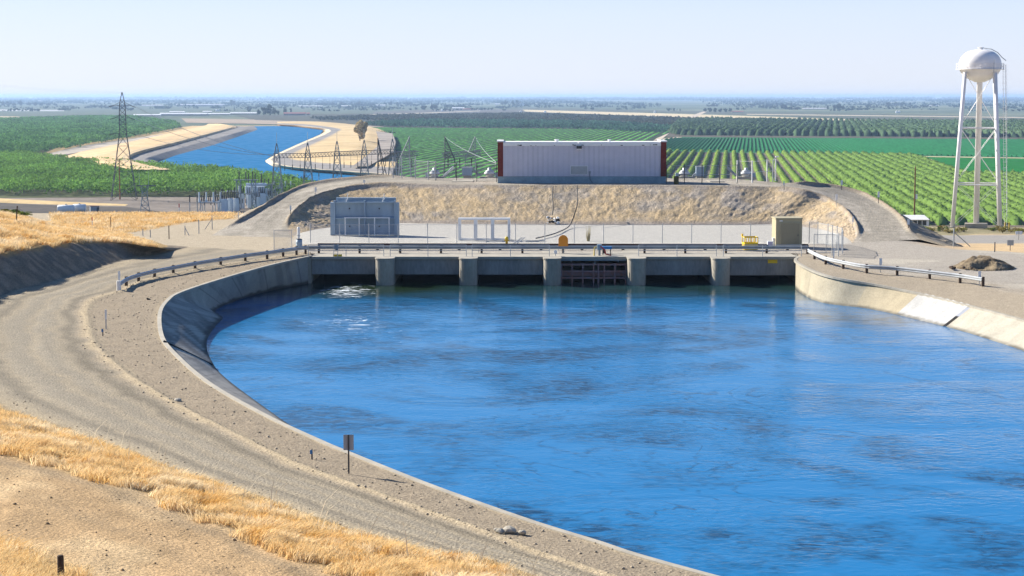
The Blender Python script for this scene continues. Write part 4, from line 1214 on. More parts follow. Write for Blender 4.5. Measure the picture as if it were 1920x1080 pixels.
bank('far_canal_bank', [([(520, 235.4), (560, 238), (607, 244), (600, 252), (570, 265), (530, 283), (500, 299), (498, 303), (512, 312), (560, 320), (640, 327), (730, 335)], .9),
                        ([(520, 233), (570, 236), (616, 243), (611, 251), (580, 264), (540, 282), (510, 296), (508, 301), (522, 308.5), (566, 315), (645, 321), (735, 327)], 3.4),
                        ([(520, 231), (580, 233.5), (634, 241), (632, 247), (604, 262), (568, 278), (545, 290), (542, 294), (550, 299), (590, 304), (655, 309), (740, 314)], 3.6),
                        ([(520, 229.5), (590, 231), (660, 239), (690, 247), (690, 258), (672, 275), (645, 288), (625, 292), (620, 295), (640, 298), (680, 302), (742, 306)], 4.6),
                        ([(520, 228), (600, 228), (700, 238), (735, 252), (742, 262), (742, 275), (740, 285), (735, 290), (730, 293), (730, 296), (735, 299), (745, 303)], .1)], [8, 10, 10, 10], colR, 200, False)
field([(705, 246), (736, 250), (742, 266), (738, 285), (690, 312), (660, 312), (690, 290), (712, 270)], (.30, .26, .22), 'dirt_track', 4.9)

# ================================================================== BUILDING ON THE EMBANKMENT
yb = 226.0; zb = CR + .02
Xb = lambda px: (px - 960) / F * yb / CP * 1.0 * (CP + SP * SP / CP * .0) if False else float(PD(px, 342, yb)[0])
x0, x1 = Xb(933), Xb(1249); Wb = x1 - x0; Hb = 5.0
t = thing('pump_building', 'long white ribbed metal building with red brick ends on the embankment', 'building', ((x0 + x1) / 2, yb, zb - .05))
Db = 5.0; hw = Wb / 2
MB().box((0, Db / 2, .4), (Wb, Db, .9)).build('base_wall', MT['basew'], t)
for s in (-1, 1):
    MB().box((s * (hw - .33), Db / 2 - .0, 2.93), (.66, Db + .1, 4.16)).build('brick_end', MT['brick'], t)
    MB().box((s * (hw - .33), Db / 2, Hb + .09), (.8, Db + .25, .16)).build('parapet_cap', MT['white'], t)
MB().box((0, .10, 2.72), (Wb - 1.35, .05, 3.72)).build('joint_backing', MT['galv_dull'], t)
m = MB(); n = 31; wpan = (Wb - 1.34) / n
for i in range(n):
    xa = -hw + .67 + i * wpan
    for k in range(4):
        m.box((xa + wpan * (k + .5) / 4, .06 if k != 3 else .09, 2.72), (wpan / 4 - (.05 if k == 3 else .025), .1, 3.72))
m.build('cladding', MT['offwhite'], t)
MB().box((0, Db / 2 + .2, 2.75), (Wb - 1.4, Db - .3, 3.78)).build('core_wall', MT['offwhite'], t)
sc_ = MB().box((0, .05, 4.72), (Wb - 1.36, .26, .36)).build('fascia', MT['white'], t)
MB().box((0, Db / 2, 4.95), (Wb - 1.4, Db - .1, .12)).build('roof', MT['roof'], t)
rr = random.Random(11)
for k in range(16):
    x = rr.uniform(-hw + 1.2, hw - 1.2)
    MB().box((x, -.085, 4.58 + rr.uniform(-.03, .1)), (rr.uniform(.06, .3), .012, rr.uniform(.05, .14))).build('peeled_patch', MT['dark'], t)
lv = MB().box((-.35, .0, 1.62), (2.0, .1, .95)).build('louvre', MT['galv_dull'], t)
for k in range(8):
    MB().beam((-1.3, -.07, 1.22 + k * .115), (.6, -.07, 1.22 + k * .115), .06, .07).build('blade', MT['galv'], lv)
for (x, z, a, b) in ((-.35, 2.12, 2.1, .06), (-.35, 1.12, 2.1, .06), (-1.38, 1.62, .06, .94), (.68, 1.62, .06, .94)):
    MB().box((x, -.06, z), (a, .08, b)).build('frame', MT['white'], lv)
lt = MB().box((-.35, -.28, 4.38), (.62, .42, .34)).build('wall_light', MT['dark'], t)
MB().box((-.35, -.30, 4.16), (.5, .3, .1)).build('lens', MT['white'], lt)
MB().bar((-.35, -.1, 4.5), (-.35, -.1, 5.0), .12, 8).build('bracket', MT['white'], lt)
MB().box((.95, -.02, 1.35), (.2, .14, .3)).build('meter_box', MT['galv_dull'], t)
MB().path([(.95, -.03, 1.2), (.98, -.05, .5), (1.3, -.08, .05)], .025).build('conduit', MT['dark'], t)
for (x, r) in ((-3.0, .2), (3.4, .15)): MB().lathe([(r, 5.0), (r, 5.15), (r * 1.4, 5.17), (r * 1.3, 5.3)], 10, (x, 2, 0)).build('roof_vent', MT['white'], t)

# slab + fences + valves beside it
field_mat = MT['conc']
for (px, lab) in ((867, 'pale concrete pad on the embankment before the striped vineyard'), (1345, 'cream concrete pad on the embankment beside the tall fence')):
    q = P(px, 341, CR + .02); o = MB().box((q[0], q[1] + 2, CR + .03), (2.6 if px < 1000 else 1.8, 4, .08)).build('concrete_pad', MT['conc_w']); props(o, lab, 'slab')
def tall_fence(label, pts, h, mesh=MT['chain'], mid=True, pr=.06, step=2.6, mat=None):
    t = chain_fence(label, pts, h, step, mesh, True, 'yard_fence', pr, mat)
    if mid:
        for a, b in zip(pts[:-1], pts[1:]): MB().bar(Vector(a) + Vector((0, 0, h * .5)), Vector(b) + Vector((0, 0, h * .5)), .03).build('mid_rail', MT['galv'], t)
    return t
zf = CR - .02
tall_fence('tall pale chain link gate panels where the ramp reaches the top', [P(737, 334, zf), P(753, 334, zf), P(779, 333, zf)], 2.6, MT['chainw'])
tall_fence('open pipe fence on the embankment before the vineyard', [P(779, 335, zf), P(803, 337, zf), P(817, 338, zf)], 2.3, M_mesh('thin_chain', (.6, .6, .6), .08), False, .07)
tall_fence('dark post fence joining the pipe fence to the brick end', [P(817, 339, zf), P(856, 340, zf), P(894, 341, zf), P(931, 342, zf)], 2.2, M_mesh('thin_chain', (.6, .6, .6), .08), False, .04, 9, MT['dark'])
tall_fence('tall steel fence on the embankment beside the other brick end', [P(1250, 345, zf), P(1382, 344, zf)], 2.2, M_mesh('thin_chain', (.5, .5, .5), .1), True, .05, 2.4, MT['dark'])
tall_fence('white gate posts and chain link gate above the young orchard', [P(1382, 342, zf), P(1410, 343, zf), P(1438, 341, zf), P(1454, 339, zf)], 2.6, M_mesh('thin_chain', (.6, .6, .6), .08), True, .08, 9, MT['white'])
def valve_house(px, y, label, flip):
    q = PD(px, 332, y); q[2] = CR - 1.6 if y > 243 else CR
    t = thing('air_valve', label, 'valve', (q[0], y, zb - .35), 0, 'air valves behind the building')
    t.scale = (.68, .68, .68)
    MB().box((0, 0, .45), (3.6, 2.2, .5)).build('concrete_curb', MT['conc'], t)
    MB().lathe([(.7, .7), (.7, 1.0), (1.0, 1.1), (1.05, 1.4), (.9, 1.55)], 16).build('valve_body', MT['white'], t, True)
    MB().lathe([(.85, 1.56), (.95, 1.65), (.5, 1.95), (.35, 2.0), (.35, 2.35), (.2, 2.4)], 16).build('hood', MT['galv'], t, True)
    MB().lathe([(1.07, 1.18), (1.07, 1.3)], 16).build('band', MT['dark'], t)
    a = 1 if flip else -1
    MB().bar((a * 1.6, .3, .8), (a * 3.6, .6, 2.6), .14, 10).build('vent_pipe', MT['galv_dull'], t)
    MB().bar((a * 1.9, -.3, .8), (a * 3.7, 0, 2.3), .11, 10).build('bypass_pipe', MT['galv_dull'], t)
    MB().box((-a * 1.4, -.5, 1.0), (.6, .5, .9)).build('actuator', MT['greyblue'], t)
    return t
valve_house(815, 241, 'round white air valve with sloping pipe behind the pipe fence', True)
valve_house(918, 241, 'round white air valve close to the brick end before the vineyard', False)
valve_house(1283, 241, 'round white air valve behind the dark fence beside the building', True)
valve_house(1399, 241, 'round white air valve behind the white gate posts', False)
t = thing('transformer_box', 'blue grey electrical cabinet on the pad beneath the pale pylon', 'cabinet', (*PD(876, 330, 241)[:2], zb - .3))
MB().box((0, 0, 1.1), (1.3, .8, 1.0)).build('cabinet', MT['greyblue'], t); MB().box((0, 0, .4), (1.0, .6, .5)).build('plinth', MT['conc'], t); MB().box((0, 0, 1.64), (1.4, .9, .06)).build('lid', MT['galv'], t)
t = thing('transformer_box', 'lilac grey control cabinet behind the fence beside the building', 'cabinet', (*PD(1312, 330, 241)[:2], zb - .3))
MB().box((0, 0, 1.1), (1.0, .8, 1.2)).build('cabinet', MT['greyblue'], t); MB().box((0, 0, .3), (.8, .6, .5)).build('plinth', MT['conc'], t); MB().box((0, 0, 1.74), (1.1, .9, .06)).build('lid', MT['galv'], t)
t = thing('barrel', 'dark olive barrel standing in the building shade by the fence', 'barrel', P(1268, 345, CR + .02))
MB().lathe([(.3, 0), (.3, .3), (.32, .32), (.3, .35), (.3, .6), (.32, .62), (.3, .65), (.3, .9)], 14).build('shell', M('olive_paint', (.12, .09, .02), .6), t); MB().lathe([(.31, .9), (.31, .94)], 14).build('lid', MT['dark'], t)
t = thing('floodlight_mast', 'bent white lamp mast beside the white gate posts', 'lamp', P(1449, 341, CR - .05))
MB().path([(0, 0, 0), (0, 0, 2.6), (.4, 0, 3.1)], .06).build('mast', MT['galv'], t); MB().box((.5, 0, 3.1), (.4, .3, .14)).build('head', MT['white'], t)

# ================================================================== WATER TOWER
q = P(1830, 428, -9.0); s = F / q[1]
t = thing('water_tower', 'tall white water tower with domed tank on four slim legs', 'water tower', q, -.235)
zz = lambda py: PD(1830, py, q[1])[2] - q[2]
hb, ht = 43.5 / s, 27.0 / s
zt = zz(136)
for i, (a, b) in enumerate(((-1, -1), (1, -1), (1, 1), (-1, 1))):
    MB().bar((a * hb, b * hb, 0), (a * ht, b * ht, zt), .37, 12, .35).build('leg', MT['towerwhite'], t, True)
    MB().box((a * hb, b * hb, .2), (1.1, 1.1, .5)).build('footing', MT['conc'], t)
MB().lathe([(.5, .9), (.5, zz(150)), (.8, zz(147))], 20).build('riser', MT['towerwhite'], t, True)
MB().box((0, 0, .45), (3.9, 2.6, .9)).build('riser_base', MT['conc'], t, bevel=.05)
rt = 38.6 / s
prof = [(.8, zz(154)), (rt * .45, zz(150)), (rt * .75, zz(143)), (rt * .93, zz(134)), (rt, zz(127)), (rt * 1.0, zz(119)), (rt * .96, zz(112)), (rt * .84, zz(104)), (rt * .63, zz(97.5)), (rt * .36, zz(94)), (.3, zz(92.6))]
pp, _ = catmull(np.array(prof), 40, slice(0, 2))
tk = MB().lathe([tuple(p) for p in pp], 40).build('tank', MT['towerwhite'], t, True)
MB().lathe([(.42, zz(93.5)), (.42, zz(89.5)), (.5, zz(89.4)), (.5, zz(88.6)), (.1, zz(88))], 12).build('roof_vent', MT['white'], tk)
bal = MB().lathe([(rt - .05, zz(130.5)), (rt + .5, zz(130.5)), (rt + .5, zz(129.8)), (rt - .05, zz(129.8))], 40).build('balcony', MT['towerwhite'], t)
m = MB()
for k in range(28):
    a = 2 * math.pi * k / 28
    m.bar(((rt + .45) * math.cos(a), (rt + .45) * math.sin(a), zz(130)), ((rt + .45) * math.cos(a), (rt + .45) * math.sin(a), zz(119.5)), .025, 5)
for z in (zz(119.5), zz(125)):
    pts = [((rt + .45) * math.cos(2 * math.pi * k / 40), (rt + .45) * math.sin(2 * math.pi * k / 40), z) for k in range(41)]
    m.path(pts, .025, 5)
m.build('railing', MT['towerwhite'], bal)
cor = [(-1, -1), (1, -1), (1, 1), (-1, 1)]
lev = [0, zz(345), zz(240), zt]
hwz = lambda z: hb + (ht - hb) * z / zt
for z in lev[1:3]:
    for i in range(4):
        a, b = cor[i], cor[(i + 1) % 4]; h = hwz(z)
        MB().bar((a[0] * h, a[1] * h, z), (b[0] * h, b[1] * h, z), .13, 6).build('strut', MT['towerwhite'], t)
m = MB()
for l0, l1 in zip(lev[:-1], lev[1:]):
    for i in range(4):
        a, b = cor[i], cor[(i + 1) % 4]; h0, h1 = hwz(l0), hwz(l1)
        m.bar((a[0] * h0, a[1] * h0, l0 + .3), (b[0] * h1, b[1] * h1, l1), .035, 5); m.bar((b[0] * h0, b[1] * h0, l0 + .3), (a[0] * h1, a[1] * h1, l1), .035, 5)
m.build('tie_rod', MT['towerwhite'], t)
ld = MB(); b0, b1 = Vector((hb + .95, -.6, 0)), Vector((ht + 1.55, -.6, zz(122)))
for o_ in (-.22, .22): ld.bar(b0 + Vector((o_, 0, 0)), b1 + Vector((o_, 0, 0)), .035, 5)
for k in range(70):
    p = b0 + (b1 - b0) * k / 69; ld.bar(p + Vector((-.22, 0, 0)), p + Vector((.22, 0, 0)), .018, 4)
ldo = ld.build('ladder', MT['white'], t)
cg = MB()
for k in range(26):
    p = b0 + (b1 - b0) * (.08 + .92 * k / 25)
    cg.path([tuple(p + Vector((.42 * math.cos(a), -.42 + .42 * math.sin(a), 0))) for a in np.linspace(-.9 * math.pi, .9 * math.pi, 9)], .022, 4)
for a in (-2.2, -.9, 0, .9, 2.2):
    o_ = Vector((.42 * math.cos(a), -.42 + .42 * math.sin(a), 0)); cg.bar(b0 + (b1 - b0) * .08 + o_, b1 + o_, .02, 4)
cg.build('safety_cage', MT['white'], ldo)
rl = [(.4, -.5, zz(90))] + [(rt * c_, -1.2, z) for c_, z in ((.5, zz(92.5)), (.8, zz(99)), (1.0, zz(108)), (1.2, zz(114)))]
MB().path(rl, .07, 6).build('roof_ladder', MT['galv_dull'], t)
MB().bar((ht * .9, -ht * 1.25, zz(136)), (ht * .9, -rt * 1.02, zz(112)), .05, 5).build('overflow_pipe', MT['galv_dull'], t)
# yellow guard posts at its foot
for px in (1884, 1892):
    o = MB().lathe([(.11, -.2), (.11, 1.25), (.06, 1.32)], 10).build('guard_post', MT['yellow']); o.location = P(px, 431, -9); props(o, 'short yellow guard post at the foot of the water tower ladder', 'bollard', 'yellow guard posts')
# white shed and pole
q = P(1713, 424, -9.3); s = F / q[1]
t = thing('shed', 'low white shed with dark windows behind the shaded slope', 'shed', (q[0], q[1], -9.4), -.05)
w, d, h = 57 / s, 3.6, 1.3
MB().box((.3, d / 2, h / 2), (w - .6, d, h)).build('wall', MT['white'], t)
for k in range(4): MB().box((-.6 + k * .85, -.02, .72), (.7, .05, .85)).build('window', MT['glass'], t)
m = MB(); m.add([(-w / 2, -.3, h), (w / 2 + .1, -.3, h), (w / 2 - .6, d / 2, h + .75), (-w / 2 + .6, d / 2, h + .75), (-w / 2, d + .3, h), (w / 2, d + .3, h)], [(0, 1, 2, 3), (3, 2, 5, 4), (1, 5, 2), (0, 3, 4), (0, 4, 5, 1)])
m.build('roof', MT['roof'], t)
q = P(1714, 420, -10); s = F / q[1]
t = thing('utility_pole', 'brown timber utility pole with small grey box above the white shed', 'utility pole', (q[0], q[1], -10.5))
hp_ = (420 - 312) / s + .5
MB().bar((0, 0, 0), (0, 0, hp_), .17, 8, .11).build('shaft', MT['pole'], t); MB().box((.3, -.1, hp_ * .5), (.35, .3, .9)).build('transformer', MT['trans'], t); MB().bar((0, 0, hp_), (0, 0, hp_ + .4), .03).build('pin', MT['dark'], t)
# lot-side fence posts and signs on the orange ground
def rough_post(px, py, z, h, label, brace=True, mat=None):
    q = P(px, py, z); t = thing('fence_post', label, 'post', q)
    MB().bar((0, 0, -.2), (0, 0, h), .06, 6).build('shaft', mat or MT['galv_dull'], t)
    if brace: MB().bar((0, 0, h * .75), (1.6, -.3, .0), .04, 5).build('brace', mat or MT['dark'], t)
    return t
gz_ = lambda px, py: (lambda z: z)(None)
def on_slope(px, py):
    z = -1.
    for _ in range(25):
        p = P(px, py, z); z = .5 * z + .5 * ground_z(p[0], p[1])
    return P(px, py, z)
def post_at(px, py, hpx, label, brace=False, mat=None, r=.05, name='fence_post'):
    q = on_slope(px, py); s = F / q[1]; h = hpx / s
    t = thing(name, label, 'post', q)
    MB().bar((0, 0, -.2), (0, 0, h), r, 6).build('shaft', mat or MT['galv_dull'], t)
    if brace: MB().bar((0, 0, h * .8), (brace * h * .9, -.2, .0), r * .7, 5).build('brace', mat or MT['galv_dull'], t)
    return t
post_at(1788, 462, 34, 'tall grey corner post with a brace on the orange bank', 1, None, .07)
post_at(1865, 474, 20, 'thin lone wire post at the rim of the gravel lot', False, MT['dark'])
q = on_slope(1894, 470); t = thing('small_sign', 'small dark panel sign standing on the orange bank', 'sign', q)
MB().box((0, -.03, .75), (.62, .03, .5)).build('panel', MT['galv_dull'], t); MB().bar((0, 0, -.1), (0, 0, .8), .03).build('stake', MT['dark'], t)
q = on_slope(1910, 450); t = thing('small_sign', 'small white double plate sign beside the road below the water tower', 'sign', q)
for x in (-.3, .3): MB().box((x, -.03, 1.15), (.5, .03, .55)).build('plate', MT['white'], t)
MB().bar((0, 0, -.1), (0, 0, 1.3), .03).build('stake', MT['dark'], t)
# fences round the dirt lot
PL = [(268, 442, 13, 'leaning short post where the dirt lot meets the straw', 0), (282, 445, 14, 'pale short post at the edge of the dirt lot', 0), (317, 448, 25, 'dark wire post with a pale tag on the dirt lot', 0),
      (347, 441, 18, 'braced post in the middle of the dirt lot fence', .5), (373, 438, 26, 'tall rusty post on the dirt lot fence', 0), (398, 430, 25, 'braced corner post of the dirt lot beside the ramp', -.6),
      (208, 428, 22, 'timber corner post in the straw behind the mound', 0), (120, 402, 12, 'thin post beside the white tanks', 0)]
posts_ = []
for px, py, h, lab, b in PL: posts_.append(post_at(px, py, h, lab, b, MT['wood'] if 'timber' in lab or 'dark' in lab else None))
t = thing('marker_post', 'orange topped white marker in the straw by the dirt lot', 'marker post', on_slope(173, 424))
MB().bar((0, 0, -.2), (0, 0, .6), .06).build('stake', MT['white'], t); MB().bar((0, 0, .6), (0, 0, 1.0), .065).build('orange_top', MT['red'], t)
# post on the straw mound
i = np.argmin(np.hypot(BANK[..., 0] - (-44.5), BANK[..., 1] - 167).ravel()); q = BANK.reshape(-1, 3)[i]
t = thing('fence_post', 'crooked timber post on the crest of the straw mound', 'post', q)
MB().path([(0, 0, -.2), (.06, 0, .8), (.14, 0, 1.6)], .06).build('shaft', MT['wood'], t)
MB().path([(.14, 0, 1.5), (.5, .4, 1.1)], .01, 4).build('wire', MT['dark'], t)
# heap of earth on the lot
q = P(1851, 502, -.05); n = 40
t = thing('dirt_pile', 'brown heap of loose earth with a bitten side on the gravel lot', 'dirt heap', q)
gx, gy = np.meshgrid(np.linspace(-3.0, 3.0, 70), np.linspace(-1.5, 4.0, 60), indexing='ij')
r_ = np.hypot(gx / 2.5, (gy - 1.3) / 2.1); h = .8 * np.clip(1 - r_, 0, .62) / .62 + .55 * (fbm(gx * 1.3, gy * 1.3, 95, 5) - .5) * smooth(1.1, .6, r_) 
h -= .55 * np.exp(-((gx + .3) / .8) ** 2 - ((gy + .1) / .55) ** 2); h = np.maximum(h, -.12 + .0 * h)
h = np.where(r_ > 1.05, -.35, h)
cl = mix(np.broadcast_to(C3(.15, .115, .075), gx.shape + (3,)), C3(.25, .195, .125), smooth(.4, .65, fbm(gx * 2, gy * 2, 96)))
raw('heap', np.stack([gx, gy, h], -1).reshape(-1, 3), grid_faces(70, 60), MT['soil'], t, True, cl.reshape(-1, 3))
for k in range(9):
    m = MB(); m.lathe([(.02, -.08), (.16, -.02), (.12, .1), (.02, .14)], 6, (rr.uniform(-3.4, -1.0), rr.uniform(-1, .6), .02)); m.build('clod', MT['wood'], t)

# ================================================================== PYLONS, SUBSTATION
def lattice(m, lv, r, n=4, cx=0, cy=0, skew=(0, 0)):
    """square lattice mast: lv = [(z, half width)]"""
    C = [(-1, -1), (1, -1), (1, 1), (-1, 1)]
    for (z0, h0), (z1, h1) in zip(lv[:-1], lv[1:]):
        k0 = (cx + skew[0] * z0, cy + skew[1] * z0); k1 = (cx + skew[0] * z1, cy + skew[1] * z1)
        p0 = [Vector((k0[0] + a * h0, k0[1] + b * h0, z0)) for a, b in C]; p1 = [Vector((k1[0] + a * h1, k1[1] + b * h1, z1)) for a, b in C]
        for i in range(4):
            j = (i + 1) % 4
            m.bar(p0[i], p1[j], r * .6, 4); m.bar(p0[j], p1[i], r * .6, 4)
            if h1 > .05: m.bar(p1[i], p1[j], r * .6, 4)
def legs(t, lv, r, mat):
    for a, b in ((-1, -1), (1, -1), (1, 1), (-1, 1)):
        MB().path([(a * h, b * h, z) for z, h in lv], r, 5).build('leg', mat, t)
q = P(233, 375, PLAIN); s = F / q[1]
H = 200 / s; Z_ = lambda py: (375 - py) / s
t = thing('transmission_pylon', 'tall dark lattice pylon standing before the green orchard', 'pylon', q, .15)
lv = [(0, 5.6), (Z_(346), 4.7), (Z_(322), 3.9), (Z_(298), 3.1), (Z_(274), 2.3), (Z_(252), 1.6), (Z_(243), 1.5), (Z_(234), 1.45), (Z_(225), 1.4), (Z_(216), 1.35), (Z_(207), 1.3), (Z_(198), 1.25), (Z_(188), .8), (Z_(174), .12)]
legs(t, lv, .13, MT['lattice'])
m = MB(); lattice(m, lv, .13); m.build('bracing', MT['lattice'], t)
arms = []
for py, L_ in ((199, 3.6), (222, 3.2), (251, 3.8)):
    m = MB(); z = Z_(py)
    for sgn in (-1, 1):
        for yy in (-1.2, 1.2): m.bar((sgn * 1.3, yy, z), (sgn * L_, 0, z + .2), .12, 4); m.bar((sgn * 1.3, yy, z + 1.4), (sgn * L_, 0, z + .2), .1, 4)
        arms.append(Vector((sgn * L_, 0, z + .2)))
    m.build('crossarm', MT['lattice'], t)
    MB().bar((L_, 0, z + .1), (L_ + 2.2, -1, z - .7), .16, 6).build('insulator', MT['porcelain'], t)
    MB().bar((-L_, 0, z + .1), (-L_ - 2.2, -1, z - .5), .16, 6).build('insulator', MT['porcelain'], t)
PYL = Vector(q)
t = thing('utility_pole', 'rust coloured pole standing inside the legs of the dark pylon', 'utility pole', P(225, 374, PLAIN))
MB().bar((0, 0, 0), (0, 0, Z_(300)), .32, 8, .2).build('shaft', M('rust_pole', (.30, .11, .03), .9), t)
MB().beam((-1, 0, Z_(303)), (1, 0, Z_(303)), .15, .2).build('crossarm', MT['pole'], t)
# small pale lattice mast
q = P(272, 397, PLAIN); s = F / q[1]; z1 = 49 / s
t = thing('lattice_mast', 'short pale lattice mast with a flat head beside the pylon', 'mast', q, .2)
lv = [(0, 1.9), (z1 * .25, 1.5), (z1 * .5, 1.15), (z1 * .75, 1.0), (z1, 1.5)]
legs(t, lv, .16, MT['lattice_l']); m = MB(); lattice(m, lv, .15); m.build('bracing', MT['lattice_l'], t)
MB().beam((-3.2, 0, z1), (4.6, 0, z1 - .1), .3, .4).build('crossarm', MT['lattice'], t)
for x in (-2, 1.6): MB().bar((x, 0, z1), (x, 0, z1 + 8), .07, 5, .03).build('lightning_rod', MT['galv'], t)
# tanks
for (px, lab) in ((124, 'white horizontal fuel tank lying beside the dark soil strip'), (149, 'second white horizontal tank tucked behind the first by the small shed')):
    q = P(px, 400 - (1.5 if px > 130 else 0), PLAIN); s = F / q[1]
    t = thing('storage_tank', lab, 'tank', q, 0.0, 'white tanks')
    r = 7.4 / s; l = 31 / s if px < 130 else 24 / s
    pts = [(-l / 2, 0), (-l / 2 + .1, r * .9), (-l / 2 + .3, r), (l / 2 - .3, r), (l / 2 - .1, r * .9), (l / 2, 0)]
    n = 24; v = []; f = []
    for (x, rr_) in pts:
        for k in range(n): a = 2 * math.pi * k / n; v.append((x, rr_ * math.cos(a), r + .25 + rr_ * math.sin(a)))
    for a in range(len(pts) - 1):
        for k in range(n): j = (k + 1) % n; f.append((a * n + k, a * n + j, (a + 1) * n + j, (a + 1) * n + k))
    MB().add(v, f).build('shell', MT['tank'], t, True)
    for x in (-l * .3, l * .3): MB().box((x, 0, .3), (.5, r * 1.6, .6)).build('saddle', MT['conc'], t)
    MB().lathe([(.3, 0), (.3, .4), (.1, .45)], 10, (0, 0, 2 * r + .2)).build('hatch', MT['galv'], t)
q = P(178, 398, PLAIN); s = F / q[1]
t = thing('shed', 'small grey corrugated shed beside the white tanks', 'shed', q, .3)
MB().box((0, 1.5, 1.2), (22 / s - 1.2, 3, 2.4)).build('wall', MT['galv_dull'], t); MB().box((0, 1.5, 2.45), (22 / s - .9, 3.3, .12)).build('roof', M('dark_red_roof', (.12, .04, .04), .8), t); MB().box((1.2, -.03, 1.0), (.9, .06, 1.9)).build('door', MT['dark'], t)
t = thing('marker_post', 'orange topped white marker beside the switchyard gravel', 'marker post', P(336, 397, PLAIN))
MB().bar((0, 0, 0), (0, 0, 1.7), .2).build('stake', MT['white'], t); MB().bar((0, 0, 1.7), (0, 0, 3.3), .22).build('orange_top', MT['red'], t)

# switchyard pieces (d about 740-830 m, level with the valley floor)
def insul(m, x, y, z, h, r=.22):
    n = max(3, int(h / .45)); pr = []
    for k in range(n): pr += [(r * .55, z + h * k / n), (r, z + h * (k + .5) / n)]
    m.lathe(pr + [(r * .5, z + h)], 8, (x, y, 0))
def sy(px, py): return P(px, py, PLAIN)
def post_insulator(px, py, hpx, lab):
    q = sy(px, py); s = F / q[1]; h = hpx / s
    t = thing('post_insulator', lab, 'insulator', q, 0, 'post insulators')
    MB().bar((0, 0, 0), (0, 0, h * .55), .2, 6).build('pedestal', MT['galv_dull'], t); m = MB(); insul(m, 0, 0, h * .55, h * .45, .3); m.build('insulator', MT['porcelain'], t, True)
for px, py, h in ((356, 397, 32), (370, 397, 33)): post_insulator(px, py, h, 'slim dark post insulator at the end of the switchyard')
def bushing_rack(px, py, wpx, hpx, lab, n=4):
    q = sy(px, py); s = F / q[1]; w = wpx / s; h = hpx / s
    t = thing('switch_rack', lab, 'switchgear', q, .1)
    MB().box((0, 0, h * .5), (w, 2.2, .35)).build('platform', MT['galv'], t)
    for x in (-w * .4, w * .4):
        m = MB()
        for y in (-.9, .9): m.bar((x, y, 0), (x, y, h * .5), .15, 4); m.bar((x - 1.2, y, 0), (x + 1.2, y, h * .5), .09, 4)
        m.build('support', MT['galv'], t)
    for k in range(n):
        x = -w * .45 + w * .9 * k / (n - 1)
        m = MB(); m.bar((x, 0, h * .5), (x, 0, h * .62), .5, 8); m.bar((x, 0, h * .62), (x, 0, h), .3, 8); m.build('breaker', MT['trans'], t)
        for dx in (.9, 1.6):
            m = MB(); insul(m, x + dx, .3, h * .53, h * .32, .26); m.build('insulator', MT['porcelain'], t, True)
    return t
bushing_rack(394, 398, 44, 38, 'grey steel rack of breakers and dark insulators in the switchyard', 4)
def transformer(px, py, wpx, hpx, lab):
    q = sy(px, py); s = F / q[1]; w = wpx / s; h = hpx / s
    t = thing('transformer', lab, 'transformer', q, .1, 'switchyard transformers')
    MB().box((0, 0, h * .42), (w * .75, w * .7, h * .84)).build('tank', MT['trans'], t, bevel=.2)
    m = MB()
    for k in range(6): m.box((w * .3 + .12, -w * .3 + k * w * .12, h * .42), (w * .25, .1, h * .65))
    m.build('radiator', MT['trans'], t)
    for dx in (-.25, .0, .25):
        m = MB(); a = Vector((dx * w, 0, h * .84)); b = a + Vector((dx * 1.2, 0, h * .42)); m.bar(a, b, .28, 8, .12); m.build('bushing', MT['porcelain'], t)
        MB().lathe([(.05, 0), (.25, .1), (.25, .3), (.05, .4)], 8, tuple(b)).build('cap', MT['galv'], t)
    return t
for px, py, w, h, lab in ((421, 398, 15, 30, 'pale grey transformer closest to the breaker rack'), (432, 397, 13, 30, 'pale grey transformer in the middle of the switchyard row'), (443, 396, 12, 29, 'pale grey transformer beside the pale steel frame'),
                          (482, 388, 14, 22, 'pale transformer just above the ramp dike'), (500, 381, 13, 20, 'pale transformer half hidden by the ramp dike')):
    transformer(px, py, w, h, lab)
def portal(px, py, wpx, hpx, lab):
    q = sy(px, py); s = F / q[1]; w = wpx / s; h = hpx / s
    t = thing('switch_gantry', lab, 'steel frame', q, .08)
    lv = [(h * k / 4, .9) for k in range(5)]
    for x in (-w / 2, w / 2):
        m = MB(); lattice(m, lv, .16, cx=x)
        for a, b in ((-1, -1), (1, -1), (1, 1), (-1, 1)): m.bar((x + a * .9, b * .9, 0), (x + a * .9, b * .9, h), .16, 5)
        m.build('column', MT['lattice_l'], t)
    MB().box((0, 0, h + .15), (w + 4, 1.6, .3)).build('top_beam', MT['lattice_l'], t)
    MB().box((0, 0, h * .55), (w + 2, 1.4, .25)).build('mid_beam', MT['lattice_l'], t)
    for k in range(3):
        x = -w * .45 + w * .45 * k
        m = MB(); insul(m, x, 0, h + .3, h * .28, .28); m.build('insulator', MT['porcelain'], t, True)
        m = MB(); m.bar((x, 0, h * .57), (x, 0, h * .8), .4, 8); m.build('breaker', MT['trans'], t)
    return t
portal(462, 393, 28, 55, 'pale steel switch frame topped with three dark insulators')
q = sy(478, 384); s = F / q[1]
t = thing('power_transformer', 'large pale grey transformer with a flat tank lid behind the steel frame', 'transformer', q, .05)
w = 34 / s; h = 34 / s
MB().box((0, 3, h * .5), (w, 5, h)).build('tank', MT['trans'], t, bevel=.2); MB().bar((-w / 2, 2, h + .8), (w / 2 + 1, 2, h + .8), .7, 12).build('conservator', MT['trans'], t)
for k in range(3):
    x = -w * .35 + w * .35 * k
    m = MB(); insul(m, x, 2.4, h + 1.4, 4.2, .3); m.build('bushing', MT['porcelain'], t, True)
m = MB()
for k in range(9): m.box((-w / 2 + (k + .5) * w / 9, .25, h * .45), (.12, .9, h * .7))
m.build('radiator', MT['trans'], t)
